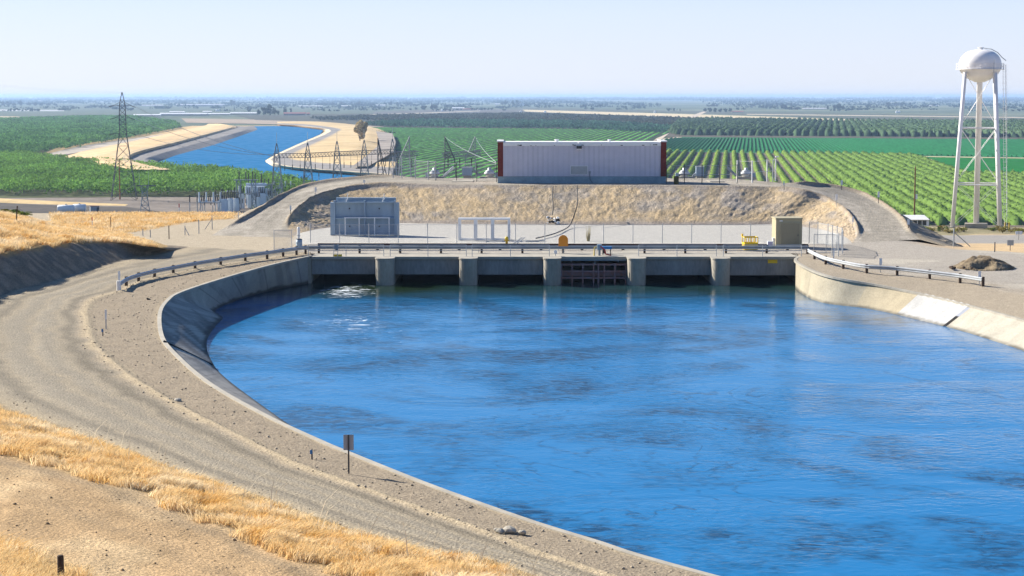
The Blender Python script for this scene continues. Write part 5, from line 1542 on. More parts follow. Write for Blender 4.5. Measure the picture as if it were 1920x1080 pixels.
for px, py, h in ((527, 366, 30), (548, 358, 26), (556, 356, 22), (598, 342, 20)): post_insulator(px, py, h, 'dark post insulator showing above the ramp dike')
for k, px in enumerate((505, 512, 520, 532, 540)):
    q = sy(px, 376 - k * 2.5); s = F / q[1]
    t = thing('disconnect_switch', 'small grey disconnect switch clustered at the foot of the gantry', 'switchgear', q, 0, 'disconnect switches')
    MB().bar((0, 0, 0), (0, 0, 2.6), .25, 6).build('pedestal', MT['galv'], t); m = MB(); insul(m, -.7, 0, 2.6, 1.8, .25); insul(m, .7, 0, 2.6, 1.8, .25); m.build('insulator', MT['porcelain'], t, True); MB().bar((-1, 0, 4.4), (1.2, 0, 4.6), .12).build('blade', MT['galv'], t)

for px, py, w, h, lab in ((412, 396, 10, 24, 'squat pale transformer behind the breaker rack'), (453, 391, 12, 34, 'tall pale transformer inside the pale steel frame'), (468, 390, 11, 30, 'slim pale transformer between the steel frame columns'), (493, 384, 12, 26, 'pale transformer before the large flat lidded transformer')):
    transformer(px, py, w, h, lab)
bushing_rack(488, 383, 26, 30, 'short grey rack of breakers close to the ramp dike', 3)
bushing_rack(530, 366, 34, 26, 'grey rack of breakers at the foot of the first gantry tower', 4)
portal(497, 382, 16, 36, 'narrow pale steel frame beside the flat lidded transformer')
for px, py, h in ((384, 396, 36), (404, 396, 38), (416, 394, 40), (428, 394, 38), (440, 393, 42), (449, 396, 26), (472, 391, 34), (486, 387, 36), (508, 377, 30), (516, 373, 32), (538, 364, 26), (566, 352, 22), (572, 350, 22), (585, 347, 22)): post_insulator(px, py, h, 'slim dark insulator post among the switchyard equipment')
for k, (px, py) in enumerate(((380, 397), (399, 397), (425, 396), (437, 395), (458, 393), (476, 389), (492, 384))):
    q = sy(px, py); t = thing('disconnect_switch', 'little pale disconnect switch between switchyard racks and transformers', 'switchgear', q, 0, 'disconnect switches in the yard')
    MB().bar((0, 0, 0), (0, 0, 2.6), .2, 6).build('pedestal', MT['galv'], t); m = MB(); insul(m, -.7, 0, 2.6, 1.8, .22); insul(m, .7, 0, 2.6, 1.8, .22); m.build('insulator', MT['porcelain'], t, True); MB().bar((-1, 0, 4.4), (1.2, 0, 4.9), .1).build('blade', MT['galv'], t)

# gantry over the switchyard
dG = 835.0
gp_ = lambda px, py, d: Vector(PD(px, py, d))
t = thing('gantry', 'long dark lattice gantry on slim towers behind the ramp', 'gantry', (0, 0, 0))
TW = [(519, 292, 833), (577, 291, 845), (632, 288, 857), (683, 286, 868), (736, 284, 880)]
tops = []
for px, py, d in TW:
    b = gp_(px, py, d); h = b.z - PLAIN; b0 = Vector((b.x, b.y, PLAIN)); s = F / d
    pk = 29 / s
    for a, c in ((-1, -1), (1, -1), (1, 1), (-1, 1)):
        MB().path([b0 + Vector((a * 2.6, c * 2.6, 0)), b0 + Vector((a * 1.1, c * 1.1, h)), b0 + Vector((a * .15, c * .15, h + pk * .8))], .15, 5).build('leg', MT['lattice'] if a < 0 else MT['lattice_l'], t)
    lv = [(h * k / 5, 2.6 - 1.5 * k / 5) for k in range(6)] + [(h + pk * .4, .65), (h + pk * .8, .15)]
    m = MB(); lattice(m, lv, .14, cx=b.x, cy=b.y); m.v = [(x, y, z + PLAIN) for x, y, z in m.v]; m.build('bracing', MT['lattice_l'], t)
    MB().bar(b0 + Vector((0, 0, h + pk * .75)), b0 + Vector((0, 0, h + pk * 1.5)), .09, 5).build('lightning_rod', MT['galv'], t)
    tops.append(b)
def truss(m, a, b, hw_, r, n):
    ax = (b - a).normalized(); side = ax.cross(Vector((0, 0, 1))).normalized() * hw_; up = Vector((0, 0, hw_ * 2))
    cs = [side, -side, side + up, -side + up]
    for c in cs: m.bar(a + c, b + c, r, 4)
    for k in range(n):
        p, p2 = a + (b - a) * k / n, a + (b - a) * (k + 1) / n
        m.bar(p + cs[0], p2 + cs[2], r * .7, 4); m.bar(p2 + cs[1], p + cs[3], r * .7, 4); m.bar(p2 + cs[0], p2 + cs[2], r * .6, 4); m.bar(p + cs[2], p2 + cs[3], r * .6, 4)
for a, b in zip(tops[:-1], tops[1:]):
    m = MB(); truss(m, a + Vector((-1.1 if a is tops[0] else 0, 0, -1)), b + Vector((0, 0, -1)), .95, .12, 9); m.build('truss_beam', MT['lattice'], t)
    for k in range(3):
        p = a + (b - a) * (k + 1) / 4 + Vector((0, 0, -1.2)); m = MB(); insul(m, p.x, p.y, p.z - 5.5, 2.6, .22); m.bar(p + Vector((0, 0, -5.5)), p + Vector((0, 0, 0)), .07, 4); m.build('hanging_insulator', MT['porcelain'], t)
# A frame pylon
dA = 640.
a0 = gp_(708, 259, dA); s = F / dA
t = thing('frame_tower', 'dark A shaped lattice tower at the end of the gantry', 'tower', (a0.x, a0.y, PLAIN))
h = a0.z - PLAIN; m = MB()
L1_, L2_ = (-.3, -.2), (7.2, 1.5)
for x, y in (L1_, L2_, (-.3, 3.0), (4.5, 4.5)):
    MB().bar((x, y, 0), (0, 1.2, h), .17, 5).build('leg', MT['lattice'], t)
for k in range(9):
    u0, u1 = k / 9, (k + 1) / 9
    A = lambda u: Vector((-.3 * (1 - u), -.2 + 1.4 * u, h * u)); B = lambda u: Vector((7.2 * (1 - u), 1.5 - .3 * u, h * u))
    m.bar(A(u0), B(u1), .12, 4); m.bar(A(u1), B(u1), .1, 4)
m.build('bracing', MT['lattice'], t)
# paired pale peaks
for k, (px, lab) in enumerate(((768, 'pale lattice peak behind the white fence gate'), (834, 'darker lattice peak holding one end of the short truss'), (891, 'pale lattice peak holding the truss next to the brick end'))):
    a0 = gp_(px, 256, 600.); s = F / 600
    t = thing('frame_tower', lab, 'tower', (a0.x, a0.y, PLAIN)); h = a0.z - PLAIN; hx = 62 / s
    mt = MT['lattice_l'] if k != 1 else MT['lattice']
    z2 = h - (297 - 256) / s; sg_ = -1 if k != 1 else 1
    wv = 18 / s
    for x, y in ((0, 0), (sg_ * wv, 0), (0, 3), (sg_ * wv, 3)):
        MB().bar((x, y - 1.5, z2), (0, 0, h), .13, 5).build('peak_leg', mt, t)
        MB().bar((x + sg_ * .0 + (-2 if x * sg_ <= 0 else 2) * sg_, y - 1.5 + (y - 1.5), 0), (x, y - 1.5, z2), .13, 5).build('leg', mt, t)
    m = MB()
    for j in range(6):
        u0, u1 = j / 6, (j + 1) / 6
        f0 = lambda u, x, y: Vector((x * (1 - u), (y - 1.5) * (1 - u), z2 + (h - z2) * u))
        for y in (0, 3): m.bar(f0(u0, 0, y), f0(u1, sg_ * wv, y), .06, 4); m.bar(f0(u1, 0, y), f0(u1, sg_ * wv, y), .06, 4); m.bar(f0(u0, sg_ * wv, y), f0(u1, 0, y), .06, 4)
    for j in range(7):
        z_, z3 = z2 * j / 7, z2 * (j + 1) / 7
        m.bar((0, -1.5, z_), (sg_ * wv, -1.5, z3), .07, 4); m.bar((sg_ * wv, -1.5, z_), (0, -1.5, z3), .07, 4)
    m.build('bracing', mt, t)
t = thing('truss_beam', 'short lattice truss strung between the two pale peaks', 'truss', (0, 0, 0))
m = MB(); truss(m, gp_(828, 296, 600), gp_(902, 291, 600), .75, .17, 10); m.build('chords', MT['lattice_l'], t)
m = MB()
for px in (840, 862, 884): p = gp_(px, 297, 600); insul(m, p.x, p.y, p.z - 3, 3, .25)
m.build('insulator', MT['porcelain'], t)
t = thing('truss_beam', 'short lattice truss running from the gantry to the pale peak', 'truss', (0, 0, 0))
m = MB(); truss(m, gp_(736, 294, 605), gp_(782, 292, 600), .75, .17, 7); m.build('chords', MT['lattice_l'], t)
m = MB()
for px in (745, 772): p = gp_(px, 297, 600); insul(m, p.x, p.y, p.z - 3, 3, .25)
m.build('insulator', MT['porcelain'], t)
# wires
def wire(a, b, sag, label, r=.07, mat=None):
    pts = []
    for k in range(25):
        u = k / 24; p = a + (b - a) * u; pts.append(p - Vector((0, 0, 4 * sag * u * (1 - u))))
    o = MB().path(pts, r, 5).build('power_line', mat or MT['galv']); props(o, label, 'power line', 'power lines')
RZ = Matrix.Rotation(.15, 4, 'Z')
for (k, lab) in ((1, 'upper pale power line sagging from the pylon over the far canal'), (3, 'middle pale power line sagging from the pylon to the gantry'), (5, 'lowest pale power line running from the pylon to the gantry')):
    wire(PYL + RZ @ (arms[k] + Vector((2.2, -1, -.6))), tops[0] + Vector((-1, 0, -.5 + k * .2)), 2.5, lab, .09)
wire(PYL + Vector((0, 0, Z_(175) * 1.0)) if False else PYL + Vector((0, 0, 200 / (F / PYL.y))), Vector(PD(-60, 153, 700.)), 1.0, 'faint ground wire leaving the pylon tip across the sky', .02)
for k, (p, lab) in enumerate((((892, 258, 600), 'thin cable from the pale peak down to the brick end'), ((835, 257, 600), 'thin cable from the dark peak past the truss to the building'))):
    wire(Vector(PD(*p)), Vector(PD(930, 304 + 2 * k, 246)), .6, lab, .03)

# ================================================================== TREES
def leaf_crown(n, seed, sx=1, sz=1, size=.09, col=(.05, .08, .03), lumps=14, spread=.75):
    rn = np.random.default_rng(seed)
    lc = rn.normal(size=(lumps, 3)); lc /= np.linalg.norm(lc, axis=1)[:, None]; lc *= rn.uniform(.35, spread, (lumps, 1)); lr = rn.uniform(.22, .42, lumps)
    i = rn.integers(0, lumps, n); d = rn.normal(size=(n, 3)); d /= np.linalg.norm(d, axis=1)[:, None]
    c = (lc[i] + d * (lr[i] * rn.uniform(.5, 1.0, n) ** .5)[:, None]) * [sx, sx, sz]
    v, f = quads(c, size * rn.uniform(.6, 1.3, n), rn)
    cc = np.repeat(np.array(col) * (rn.uniform(.6, 1.5, (n, 1)) * (.7 + .6 * rn.random(lumps))[i][:, None]), 4, 0)
    return v, f, cc, lc * [sx, sx, sz]
def tree(name, label, loc, h, w, col, seed, n=900, trunk=.3, size=.10, group=None, sz=None, trunk_r=.03):
    t = thing(name, label, 'tree', loc, 0, group)
    r = w / 2; ch = h * (1 - trunk)
    v, f, cc, lc = leaf_crown(n, seed, 1, 1, size, col)
    v = v * [r, r, ch / 2] + [0, 0, h * trunk + ch / 2]
    raw('crown', v, f, MT['leaf'], t, False, cc)
    m = MB(); m.bar((0, 0, -.3), (0, 0, h * trunk), h * trunk_r, 8, h * trunk_r * .7)
    for q in lc[:7]: m.bar((0, 0, h * trunk * .9), tuple(q * [r * .8, r * .8, ch / 2 * .8] + [0, 0, h * trunk + ch / 2]), h * trunk_r * .5, 5, h * trunk_r * .1)
    m.build('trunk', MT['bark'], t)
    return t
q = P(675, 264, PLAIN + 4.5); s = F / q[1]
tree('eucalyptus_tree', 'lone grey green gum tree on the dry canal bank', q, 42 / s, 33 / s, (.44, .36, .20), 900, 4200, .03, .07)
PROTO = {}
def far_tree(px, py, w, h, label, group, kind=0):
    q = P(px, py, PLAIN); s = F / q[1]
    if kind not in PROTO:
        PROTO[kind] = tree('farm_tree', label, (0, 0, 0), 1, 1, [(.030, .045, .022), (.038, .055, .026), (.06, .07, .035)][kind % 3], 910 + kind, 260, .12, .16)
        o = PROTO[kind]
    else: o = copy_tree(PROTO[kind])
    o.location = q; o.scale = (w / s, w / s, h / s); o.rotation_euler = (0, 0, random.uniform(0, 6))
    o['label'] = label
    if group: o['group'] = group
    return o
CL = [('dark tree of the blue clump beyond the pond on the plain', [(4, 199, 14, 8), (16, 199, 12, 8), (27, 199, 12, 6), (38, 199, 10, 10), (55, 199, 10, 7), (66, 199, 12, 7), (78, 199, 12, 6), (90, 199, 12, 6), (103, 199, 10, 5)]),
      ('dark tree of the big clump beside the long white barns', [(485, 217, 11, 11), (495, 217, 14, 16), (505, 217, 18, 20), (515, 217, 13, 15), (521, 216, 8, 9)]),
      ('round tree beside the red ended barn past the far canal', [(534, 213, 11, 10), (545, 212, 7, 9), (467, 211, 10, 10)]),
      ('small dark tree in the hazy row behind the farm sheds', [(580, 199, 10, 4), (597, 198, 9, 5), (606, 198, 10, 5), (625, 199, 12, 6), (643, 198, 12, 6), (671, 199, 13, 9), (700, 199, 9, 6), (722, 198, 10, 5), (733, 198, 12, 6), (745, 198, 11, 6), (763, 198, 6, 7), (771, 198, 8, 5), (345, 196, 12, 6), (376, 197, 10, 6), (436, 197, 14, 9), (246, 194, 6, 5)]),
      ('dark tree standing along the pale strip behind the vineyard', [(769, 207, 7, 4), (780, 206.5, 8, 5), (795, 207, 14, 9), (810, 206, 10, 9), (817, 206, 12, 10), (840, 203, 8, 6), (848, 202, 7, 5), (880, 206, 10, 4), (945, 208, 10, 4)]),
      ('hazy tree grouped around the white gabled barn', [(942, 198, 8, 8), (949, 198, 9, 10), (961, 198, 7, 9), (969, 198, 10, 10), (976, 198, 6, 7)]),
      ('small tree dotted on the hazy plain above the vineyard', [(1090, 203, 9, 6), (1099, 205, 9, 4), (1111, 206.5, 12, 5), (1127, 199, 8, 4), (1137, 199, 8, 4), (1158, 206.5, 8, 4), (1180, 195, 16, 4)]),
      ('tree of the dark grove beside the red roofed shed', [(1322, 211, 9, 8), (1331, 211, 11, 9), (1341, 211, 10, 8), (1350, 211, 11, 8), (1360, 211, 10, 8), (1369, 211, 10, 8)]),
      ('hazy tree near the pale sheds on the plain', [(1470, 205, 14, 9), (1482, 206, 12, 6), (1493, 206, 12, 6), (1508, 204, 9, 4), (1552, 207, 6, 9), (1564, 207, 8, 10), (1572, 207, 13, 12), (1580, 207, 8, 9), (1530, 197, 10, 5), (1540, 197, 7, 6), (1484, 200, 5, 7)]),
      ('hazy tree clustered around the farmstead near the horizon', [(1340, 200, 16, 5), (1385, 199, 14, 6), (1412, 200, 12, 5), (1440, 200, 10, 4), (1630, 199, 12, 5), (1665, 199, 14, 7), (1680, 199, 12, 8), (1692, 199, 12, 7), (1706, 199, 10, 5), (1750, 199, 12, 5)]),
      ('small round tree beyond the water tower legs', [(1884, 209, 11, 7), (1899, 209, 8, 4), (1910, 209, 9, 5), (1918, 208, 8, 5)])]
k = 0
for lab, L_ in CL:
    for (px, py, w, h) in L_:
        far_tree(px, py, w, h * 1.1, lab, lab.split(' ', 1)[1][:40], k % 5); k += 1
# hedge trees along the canal track
for j in range(12): far_tree(694 + j * 4.2, 246.5 + j * .45, 5, 4, 'dark bush in the row along the dirt track by the lone gum tree', 'bushes along the canal track', j % 5)
# the wooded haze along the horizon
rn = np.random.default_rng(77); V_, F_, C_, nb = [], [], [], 0
for d0, n, hh in ((6300, 70, 7), (7700, 130, 8), (9500, 260, 9), (12500, 420, 11), (16500, 560, 13), (22000, 700, 16), (29000, 700, 26)):
    x = rn.uniform(-.3, .3, n) * d0; y = d0 * rn.uniform(.9, 1.12, n)
    dens = vn(x / d0 * 30, y / 3000, 78)
    for a, b, dn in zip(x, y, dens):
        if dn < .35: continue
        nq = 14; L_ = rn.uniform(40, 190) * d0 / 12000
        ctr = np.stack([a + rn.uniform(-.5, .5, nq) * L_, b + rn.uniform(-30, 30, nq), PLAIN + rn.uniform(.1, .75, nq) * hh * rn.uniform(.7, 1.5)], 1)
        v, f = quads(ctr, rn.uniform(.5, 1, nq) * hh * .8, rn); V_.append(v); F_.append(f + nb); nb += len(v)
        C_.append(np.repeat(np.array((.028, .042, .022)) * rn.uniform(.7, 1.4, (nq, 1)), 4, 0))
raw('distant_woodland', np.concatenate(V_), np.concatenate(F_), MT['leaf'], None, False, np.concatenate(C_))['kind'] = 'stuff'

# ================================================================== FAR BARNS
def barn(xa, xb, py, hpx, label, wallc=None, roofc=None, dep=14, group=None, gable=False):
    p, q = P(xa, py, PLAIN), P(xb, py, PLAIN); s = F / p[1]; w = q[0] - p[0]; h = max(hpx / s, 2.0)
    t = thing('barn', label, 'barn', ((p[0] + q[0]) / 2, p[1], PLAIN), 0, group)
    MB().box((0, dep / 2, h * .3), (w, dep, h * .6)).build('wall', wallc or MT['barnwall'], t)
    m = MB()
    if gable:
        m.add([(-w / 2, -.5, h * .5), (w / 2, -.5, h * .5), (0, -.5, h * 1.3), (-w / 2, dep, h * .5), (w / 2, dep, h * .5), (0, dep, h * 1.3)], [(0, 1, 2), (3, 5, 4), (0, 2, 5, 3), (1, 4, 5, 2)])
    else:
        m.add([(-w / 2 - 1, -1, h * .55), (w / 2 + 1, -1, h * .55), (w / 2 + 1, dep / 2, h), (-w / 2 - 1, dep / 2, h), (-w / 2 - 1, dep + 1, h * .55), (w / 2 + 1, dep + 1, h * .55)], [(0, 1, 2, 3), (3, 2, 5, 4), (0, 3, 4), (1, 5, 2)])
    m.build('roof', roofc or MT['roof'], t)
    return t
rr_ = M('red_barn_roof', (.30, .12, .10), .8)
BN = [(250, 300, 218, 4, 'low pale barn roof behind the pylon'), (300, 388, 217, 5.5, 'long white barn roof between the pylon and the far canal'), (388, 430, 216, 4, 'white barn continuing the long shed row past the canal'),
      (432, 484, 215, 4.5, 'long white barn ending at the big dark tree clump'), (532, 572, 216.5, 6, 'pale barn with a reddish end beside the round trees'), (575, 580, 216, 5, 'small reddish shed closing the pale barn row'), (318, 345, 211.5, 3, 'small grey barn standing above the long white roof'), (380, 396, 211, 3, 'small dark barn above the long shed row'),
      (330, 420, 199.5, 4.5, 'very long white dairy barn near the left edge of the farm haze'), (266, 305, 199, 2.5, 'thin pale building line on the hazy plain behind the pylon'), (70, 78, 191, 2.5, 'small pale house on the horizon above the pond'), (115, 125, 190.5, 2.5, 'pale building close to the horizon beside the pylon'),
      (560, 605, 200, 2, 'low pale shed strip behind the small dark trees'), (640, 656, 200, 2.5, 'white shed roof among the small dark trees'), (705, 722, 199, 3, 'pale barn beside the hazy row of trees'), (848, 870, 205.5, 4.5, 'grey barn on the pale strip behind the vineyard'), (868, 890, 206.5, 3, 'reddish low shed beside the grey barn'),
      (1372, 1394, 211, 3, 'red roofed low shed beside the dark grove'), (1506, 1550, 205, 2.8, 'pale low sheds on the plain between hazy trees'), (928, 936, 197, 3, 'tiny pink house left of the gabled barn trees'), (1564, 1572, 188, 3.5, 'white silo like building on the horizon'), (1588, 1600, 188.5, 2.5, 'pale building beside the white block on the horizon'), (1350, 1356, 187, 3, 'tiny white block near the horizon over the dark grove'),
      (730, 744, 189, 2, 'thin white roof near the horizon above the barns'), (466, 488, 187.5, 2, 'thin white roof on the horizon above the canal'), (596, 604, 188.5, 3, 'tiny white house on the horizon above the far trees'), (1484, 1494, 205.5, 3.5, 'slanted white roof by the hazy trees'), (1740, 1760, 199, 2, 'thin pale roof by the farmstead trees')]
for xa, xb, py, h, lab in BN:
    barn(xa, xb, py, h, lab.replace(' near the left edge of the farm haze', ' near the pylon top').replace('left of', 'beside'), None, rr_ if 'red' in lab else None)
barn(971, 984, 198.5, 5, 'white gabled barn among the hazy trees', MT['white'], None, 30, None, True)
for px in (1022, 976, 829, 1228, 406, 410, 1681, 1686): 
    q = P(px, 212 if px > 900 else 209, PLAIN); s = F / q[1]
    t = thing('silo', 'tiny white tank standing alone on the hazy fields', 'tank', q, 0, 'white field tanks')
    MB().lathe([(3.2, 0), (3.2, 5), (1, 6.4)], 10).build('shell', MT['white'], t)
t = thing('radio_mast', 'thin mast rising above the horizon behind the water tower', 'mast', P(1751, 190, PLAIN)); MB().bar((0, 0, 0), (0, 0, 75), 1.5, 5, .6).build('mast', MT['lattice'], t)

# ================================================================== GRASS, STONES, BUSHES
def blades(name, pts, hgt, wid, col, seed, lean=(.25, -.1), var=.3):
    rn = np.random.default_rng(seed); n = len(pts)
    a = rn.uniform(0, 2 * math.pi, n); h = hgt * rn.uniform(.55, 1.3, n); w = wid * rn.uniform(.7, 1.3, n)
    d = np.stack([np.cos(a), np.sin(a), 0 * a], 1) * w[:, None]
    lx = (fbm(pts[:, 0] * .7, pts[:, 1] * .7, seed + 9, 3) - .5) * 2.4
    ln = np.stack([lean[0] + lx + rn.normal(0, .45, n), lean[1] + rn.normal(0, .35, n)], 1) * h[:, None]
    mid = pts + np.concatenate([ln * .35, h[:, None] * .6], 1); tip = pts + np.concatenate([ln, h[:, None] * .95], 1)
    v = np.stack([pts - d, pts + d, mid + d * .8, mid - d * .8, tip], 1).reshape(-1, 3)
    b = np.arange(n)[:, None] * 5
    f = np.concatenate([b + [0, 1, 2, 3]], 0); f2 = np.concatenate([b + [3, 2, 4, 4]], 0)
    # tip as a thin quad
    v = np.stack([pts - d, pts + d, mid + d * .8, mid - d * .8, tip + d * .15, tip - d * .15], 1).reshape(-1, 3)
    b = np.arange(n)[:, None] * 6
    f = np.concatenate([b + [0, 1, 2, 3], b + [3, 2, 4, 5]], 0)
    tone = rn.uniform(1 - var, 1 + var, (n, 1))
    cc = np.repeat((np.asarray(col) if np.ndim(col) == 2 else np.array(col)[None]) * tone, 6, 0)
    o = raw(name, v, f, MT['grass'], None, False, cc); o['kind'] = 'stuff'; return o
BS, BT = np.meshgrid(*loft(S, 640, [30, 26, 20, 28, 14])[1:], indexing='ij')
def scatter_on(n, smin, smax, tmin, tmax, seed, keep=None):
    """random points on the bank surface inside a patch of its (station, column) coordinates, even per square metre"""
    rn = np.random.default_rng(seed)
    A, B_, Cq, D_ = BANK[:-1, :-1], BANK[1:, :-1], BANK[1:, 1:], BANK[:-1, 1:]
    area = np.linalg.norm(np.cross(B_ - A, D_ - A), axis=2)
    s, t = BS[:-1, :-1], BT[:-1, :-1]
    vis = (np.abs(A[..., 0] / np.maximum(A[..., 1], 1)) < .31) & (A[..., 1] > 38)
    w = area * ((s > smin) & (s < smax) & (t > tmin) & (t < tmax) & vis)
    w = w.ravel() / w.sum(); i = rn.choice(w.size, n, p=w); i, j = np.unravel_index(i, area.shape)
    u, v = rn.random((n, 1)), rn.random((n, 1))
    p = (A[i, j] * (1 - u) + B_[i, j] * u) * (1 - v) + (D_[i, j] * (1 - u) + Cq[i, j] * u) * v
    return p, s[i, j], t[i, j]
straw = np.array((.78, .58, .30))
def strawcol(p, seed):
    a = fbm(p[:, 0] * .5, p[:, 1] * .5, seed)[:, None]; b = fbm(p[:, 0] * 1.6, p[:, 1] * 1.6, seed + 3)[:, None]
    c = straw * (1 - smooth(.45, .7, a)) + np.array((.84, .70, .47)) * smooth(.45, .7, a)
    c = c * (1 - smooth(.55, .75, b)) + np.array((.70, .43, .14)) * smooth(.55, .75, b)
    return c
p, s_, t_ = scatter_on(150000, 9.0, 17.3, 2.05, 3.06, 301)
cl_ = fbm(p[:, 0] * 1.1, p[:, 1] * 1.1, 310, 3)
rk = np.random.default_rng(3).random(len(t_))
keep = (cl_ > .30 + .12 * rk) & ((t_ > 2.10 + (cl_ - .5) * .3 + .1 * rk ** 3)) & (t_ < 3.03 + (cl_ - .5) * .35 - .22 * rk ** 2)
p = p[keep]; blades('dry_grass', p, .09 + .34 * np.clip(cl_[keep], .2, .8), .012, strawcol(p, 311), 302)
p, s_, t_ = scatter_on(26000, 9.6, 17, 3.93, 4.5, 303)
cl_ = fbm(p[:, 0] * 1.1, p[:, 1] * 1.1, 312, 3); p = p[(t_ > 4.0 + (cl_ - .5) * .2)]
blades('dry_grass', p, .42, .011, strawcol(p, 313), 304)
p, s_, t_ = scatter_on(95000, 1.0, 9.4, 2.8, 4.1, 305)
cl_ = fbm(p[:, 0] * .5, p[:, 1] * .5, 314, 3); ok = (t_ > 2.98 + (cl_ - .5) * .25); p = p[ok]
gcol = strawcol(p, 315)
blades('dry_grass', p, .16 + .42 * cl_[ok], .022, gcol, 306)
# straw band round the dirt lot
rn = np.random.default_rng(320)
gx = rn.uniform(-62, -27, 60000); gy = rn.uniform(190, 231, 60000)
ok = (pmask(gx, gy, strawp, .8) > rn.random(len(gx))); gx, gy = gx[ok], gy[ok]
p = np.stack([gx, gy, 0 * gx - .06], 1); blades('dry_grass', p, .3, .03, strawcol(p, 321) * .9, 322)
# tall dead stalks rising over the strip
p, _, _ = scatter_on(60, 11, 16.5, 2.15, 2.5, 330); blades('tall_stalks', p, 1.25, .012, (.6, .52, .38), 331, (.5, .1))
# green bush on the mound and weeds
def bush(label, loc, r, h, col, seed, n=500):
    t = thing('bush', label, 'bush', loc)
    v, f, cc, lc = leaf_crown(n, seed, 1, 1, .12, col); v = v * [r, r, h / 2] + [0, 0, h * .45]
    raw('foliage', v, f, MT['leaf'], t, False, cc); m = MB()
    for q in lc[:6]: m.bar((0, 0, 0), tuple(q * [r * .7, r * .7, h * .4] + [0, 0, h * .45]), .04, 5, .01)
    m.build('stem', MT['bark'], t)
    return t
bush('fresh green bush on the straw mound below the dark soil', PD(37, 402, 196) - [0, 0, .3], 1.5, 1.0, (.16, .20, .03), 340)
bush('low yellowish bush at the back edge of the straw mound', PD(8, 397, 197) - [0, 0, .3], 1.4, .7, (.22, .2, .05), 341)
WL = 'yellow green shrub in the weedy strip at the foot of the water tower'
for j in range(26):
    px = 1735 + j * 7.6 + random.uniform(-3, 3)
    if 1808 < px < 1850: continue
    bush(WL, on_slope(px, 434 + random.uniform(-2, 3)), random.uniform(.6, 1.3), random.uniform(.6, 1.2), random.choice([(.22, .22, .05), (.10, .15, .04), (.25, .20, .06)]), 350 + j, 160)['group'] = 'weedy shrubs'
# stones
def stones(name, p, smin, smax, seed, col):
    rn = np.random.default_rng(seed); n = len(p)
    b = np.array([(1, 0, 0), (0, 1, 0), (-1, 0, 0), (0, -1, 0), (0, 0, .8), (0, 0, -.8)], float)
    fc = np.array([(0, 1, 4), (1, 2, 4), (2, 3, 4), (3, 0, 4), (1, 0, 5), (2, 1, 5), (3, 2, 5), (0, 3, 5)])
    sz = smin * (smax / smin) ** (rn.random(n) ** 5)
    v = b[None] * rn.uniform(.6, 1.25, (n, 6, 3)) * sz[:, None, None]; a = rn.uniform(0, 6.3, n); ca, sa = np.cos(a)[:, None], np.sin(a)[:, None]
    v = np.stack([v[..., 0] * ca - v[..., 1] * sa, v[..., 0] * sa + v[..., 1] * ca, v[..., 2] * .8 + sz[:, None] * .3], -1) + p[:, None]
    f = (fc[None] + np.arange(n)[:, None, None] * 6).reshape(-1, 3)
    cc = np.repeat(np.array(col) * rn.uniform(.55, 1.35, (n, 1)), 6, 0)
    o = raw(name, v.reshape(-1, 3), f, MT['gravel'], None, False, cc); o['kind'] = 'stuff'
p, s_, t_ = scatter_on(5000, 1, 17.5, .03, 1.0, 401); stones('gravel', p, .012, .085, 402, (.33, .28, .21))
p, s_, t_ = scatter_on(500, 4, 17.5, .86, 1.06, 403); stones('gravel', p, .015, .09, 404, (.40, .34, .25))
p, s_, t_ = scatter_on(700, 9.5, 17.5, 3.0, 4.0, 405); stones('gravel', p, .014, .08, 406, (.30, .22, .13))
p, s_, t_ = scatter_on(2000, 5, 17.5, 1.75, 2.1, 407); stones('gravel', p, .012, .07, 408, (.33, .27, .19))
for (px, py, sz, lab) in ((955, 994, .32, 'pale rounded boulder on the gravel verge near the water'), (938, 996, .2, 'small boulder in the cluster on the gravel verge'), (980, 998, .18, 'lone grey stone beside the pale boulder'), (333, 750, .25, 'round stone on the windrow beside the road bend'), (931, 993, .15, 'tiny stone at the end of the boulder cluster')):
    q = P(px, py, .14); m = bpy.data.meshes.new('boulder'); import bmesh
    bm = bmesh.new(); bmesh.ops.create_icosphere(bm, subdivisions=2, radius=sz * .72)
    for v in bm.verts:
        k_ = .8 + .4 * float(vn(v.co.x * 6 + px, v.co.y * 6 + v.co.z * 5, 5)); v.co *= k_; v.co.z *= .65
    bm.to_mesh(m); bm.free(); m.materials.append(MT['conc']); o = bpy.data.objects.new('boulder', m); COL.objects.link(o); o.location = q; props(o, lab, 'boulder')
HAZE_D = 6e-5
EXPO = 1.12
SKYC = [(0.0, (.405, .425, .49)), (.045, (.355, .40, .51)), (.10, (.17, .27, .44)), (.25, (.045, .12, .30)), (1.0, (.012, .04, .13))]

# ================================================================== CAMERA, SUN, SKY, AIR
cam = bpy.data.cameras.new('camera'); co = bpy.data.objects.new('camera', cam); COL.objects.link(co)
co.location = (0, 0, CAM); co.rotation_euler = (math.pi / 2 - PITCH, 0, 0)
cam.sensor_width = 36; cam.lens = F / 1920 * 36; cam.clip_start = .5; cam.clip_end = 80000
SC.camera = co
sv = Vector((-1.42, .92, 1.0)).normalized()
elev = math.asin(sv.z); az = math.atan2(sv.x, sv.y)
sun = bpy.data.lights.new('sun', 'SUN'); so = bpy.data.objects.new('sun', sun); COL.objects.link(so)
sun.energy = 5.0; sun.angle = R(.5); sun.color = (1, .94, .84)
so.rotation_euler = sv.to_track_quat('Z', 'Y').to_euler()
W = bpy.data.worlds.new('World'); SC.world = W; W.use_nodes = True
nt = W.node_tree; nt.nodes.clear(); L = nt.links.new
out = nt.nodes.new('ShaderNodeOutputWorld'); bg = nt.nodes.new('ShaderNodeBackground')
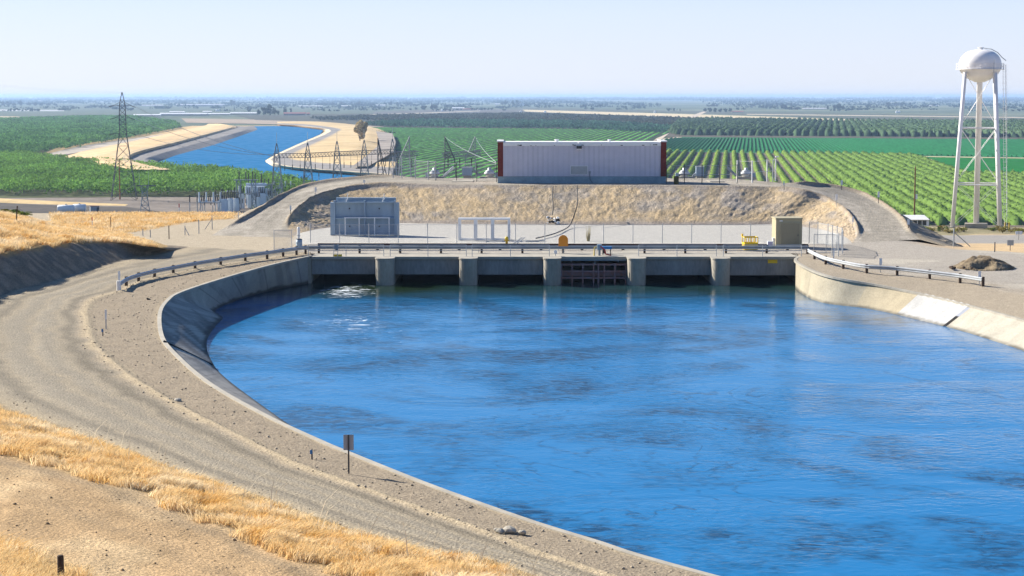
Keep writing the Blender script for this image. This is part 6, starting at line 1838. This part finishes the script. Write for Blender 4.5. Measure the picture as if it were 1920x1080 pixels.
sky = nt.nodes.new('ShaderNodeTexSky'); sky.sky_type = 'NISHITA'; sky.sun_disc = False
sky.sun_elevation = elev; sky.sun_rotation = az; sky.altitude = 50; sky.air_density = 1.0; sky.dust_density = .4; sky.ozone_density = 4.0
tc = nt.nodes.new('ShaderNodeTexCoord'); sx = nt.nodes.new('ShaderNodeSeparateXYZ'); L(tc.outputs['Generated'], sx.inputs[0])
cr = nt.nodes.new('ShaderNodeValToRGB'); L(sx.outputs[2], cr.inputs[0])
el = cr.color_ramp.elements
for i, (pos, c) in enumerate(SKYC):
    e = el[i] if i < 2 else el.new(pos)
    e.position = pos; e.color = (*c, 1)
sk = nt.nodes.new('ShaderNodeMix'); sk.data_type = 'RGBA'; sk.blend_type = 'MULTIPLY'; sk.inputs[0].default_value = 1
L(sky.outputs[0], sk.inputs[6]); sk.inputs[7].default_value = (.065, .065, .065, 1)
mx = nt.nodes.new('ShaderNodeMix'); mx.data_type = 'RGBA'; mx.inputs[0].default_value = .8
L(sk.outputs[2], mx.inputs[6]); L(cr.outputs[0], mx.inputs[7])
L(mx.outputs[2], bg.inputs[0]); bg.inputs[1].default_value = 1.0
L(bg.outputs[0], out.inputs[0])

# the air over the valley
hz, nt, out = mat_new('valley_haze')
pv = nt.nodes.new('ShaderNodeVolumePrincipled')
pv.inputs['Color'].default_value = (.48, .69, 1.0, 1); pv.inputs['Density'].default_value = HAZE_D; pv.inputs['Anisotropy'].default_value = .2
nt.links.new(pv.outputs[0], out.inputs['Volume'])
o = MB().box((0, 21900, -3.5), (60000, 44600, 75)).build('haze', hz); o['kind'] = 'stuff'

SC.view_settings.view_transform = 'Standard'; SC.view_settings.look = 'None'
SC.view_settings.exposure = EXPO; SC.view_settings.gamma = 1.0
SC.render.engine = 'CYCLES'
SC.cycles.use_denoising = True
SC.cycles.max_bounces = 6; SC.cycles.volume_bounces = 0; SC.cycles.transparent_max_bounces = 12
SC.cycles.caustics_reflective = False; SC.cycles.caustics_refractive = False
SC.cycles.sample_clamp_indirect = 6
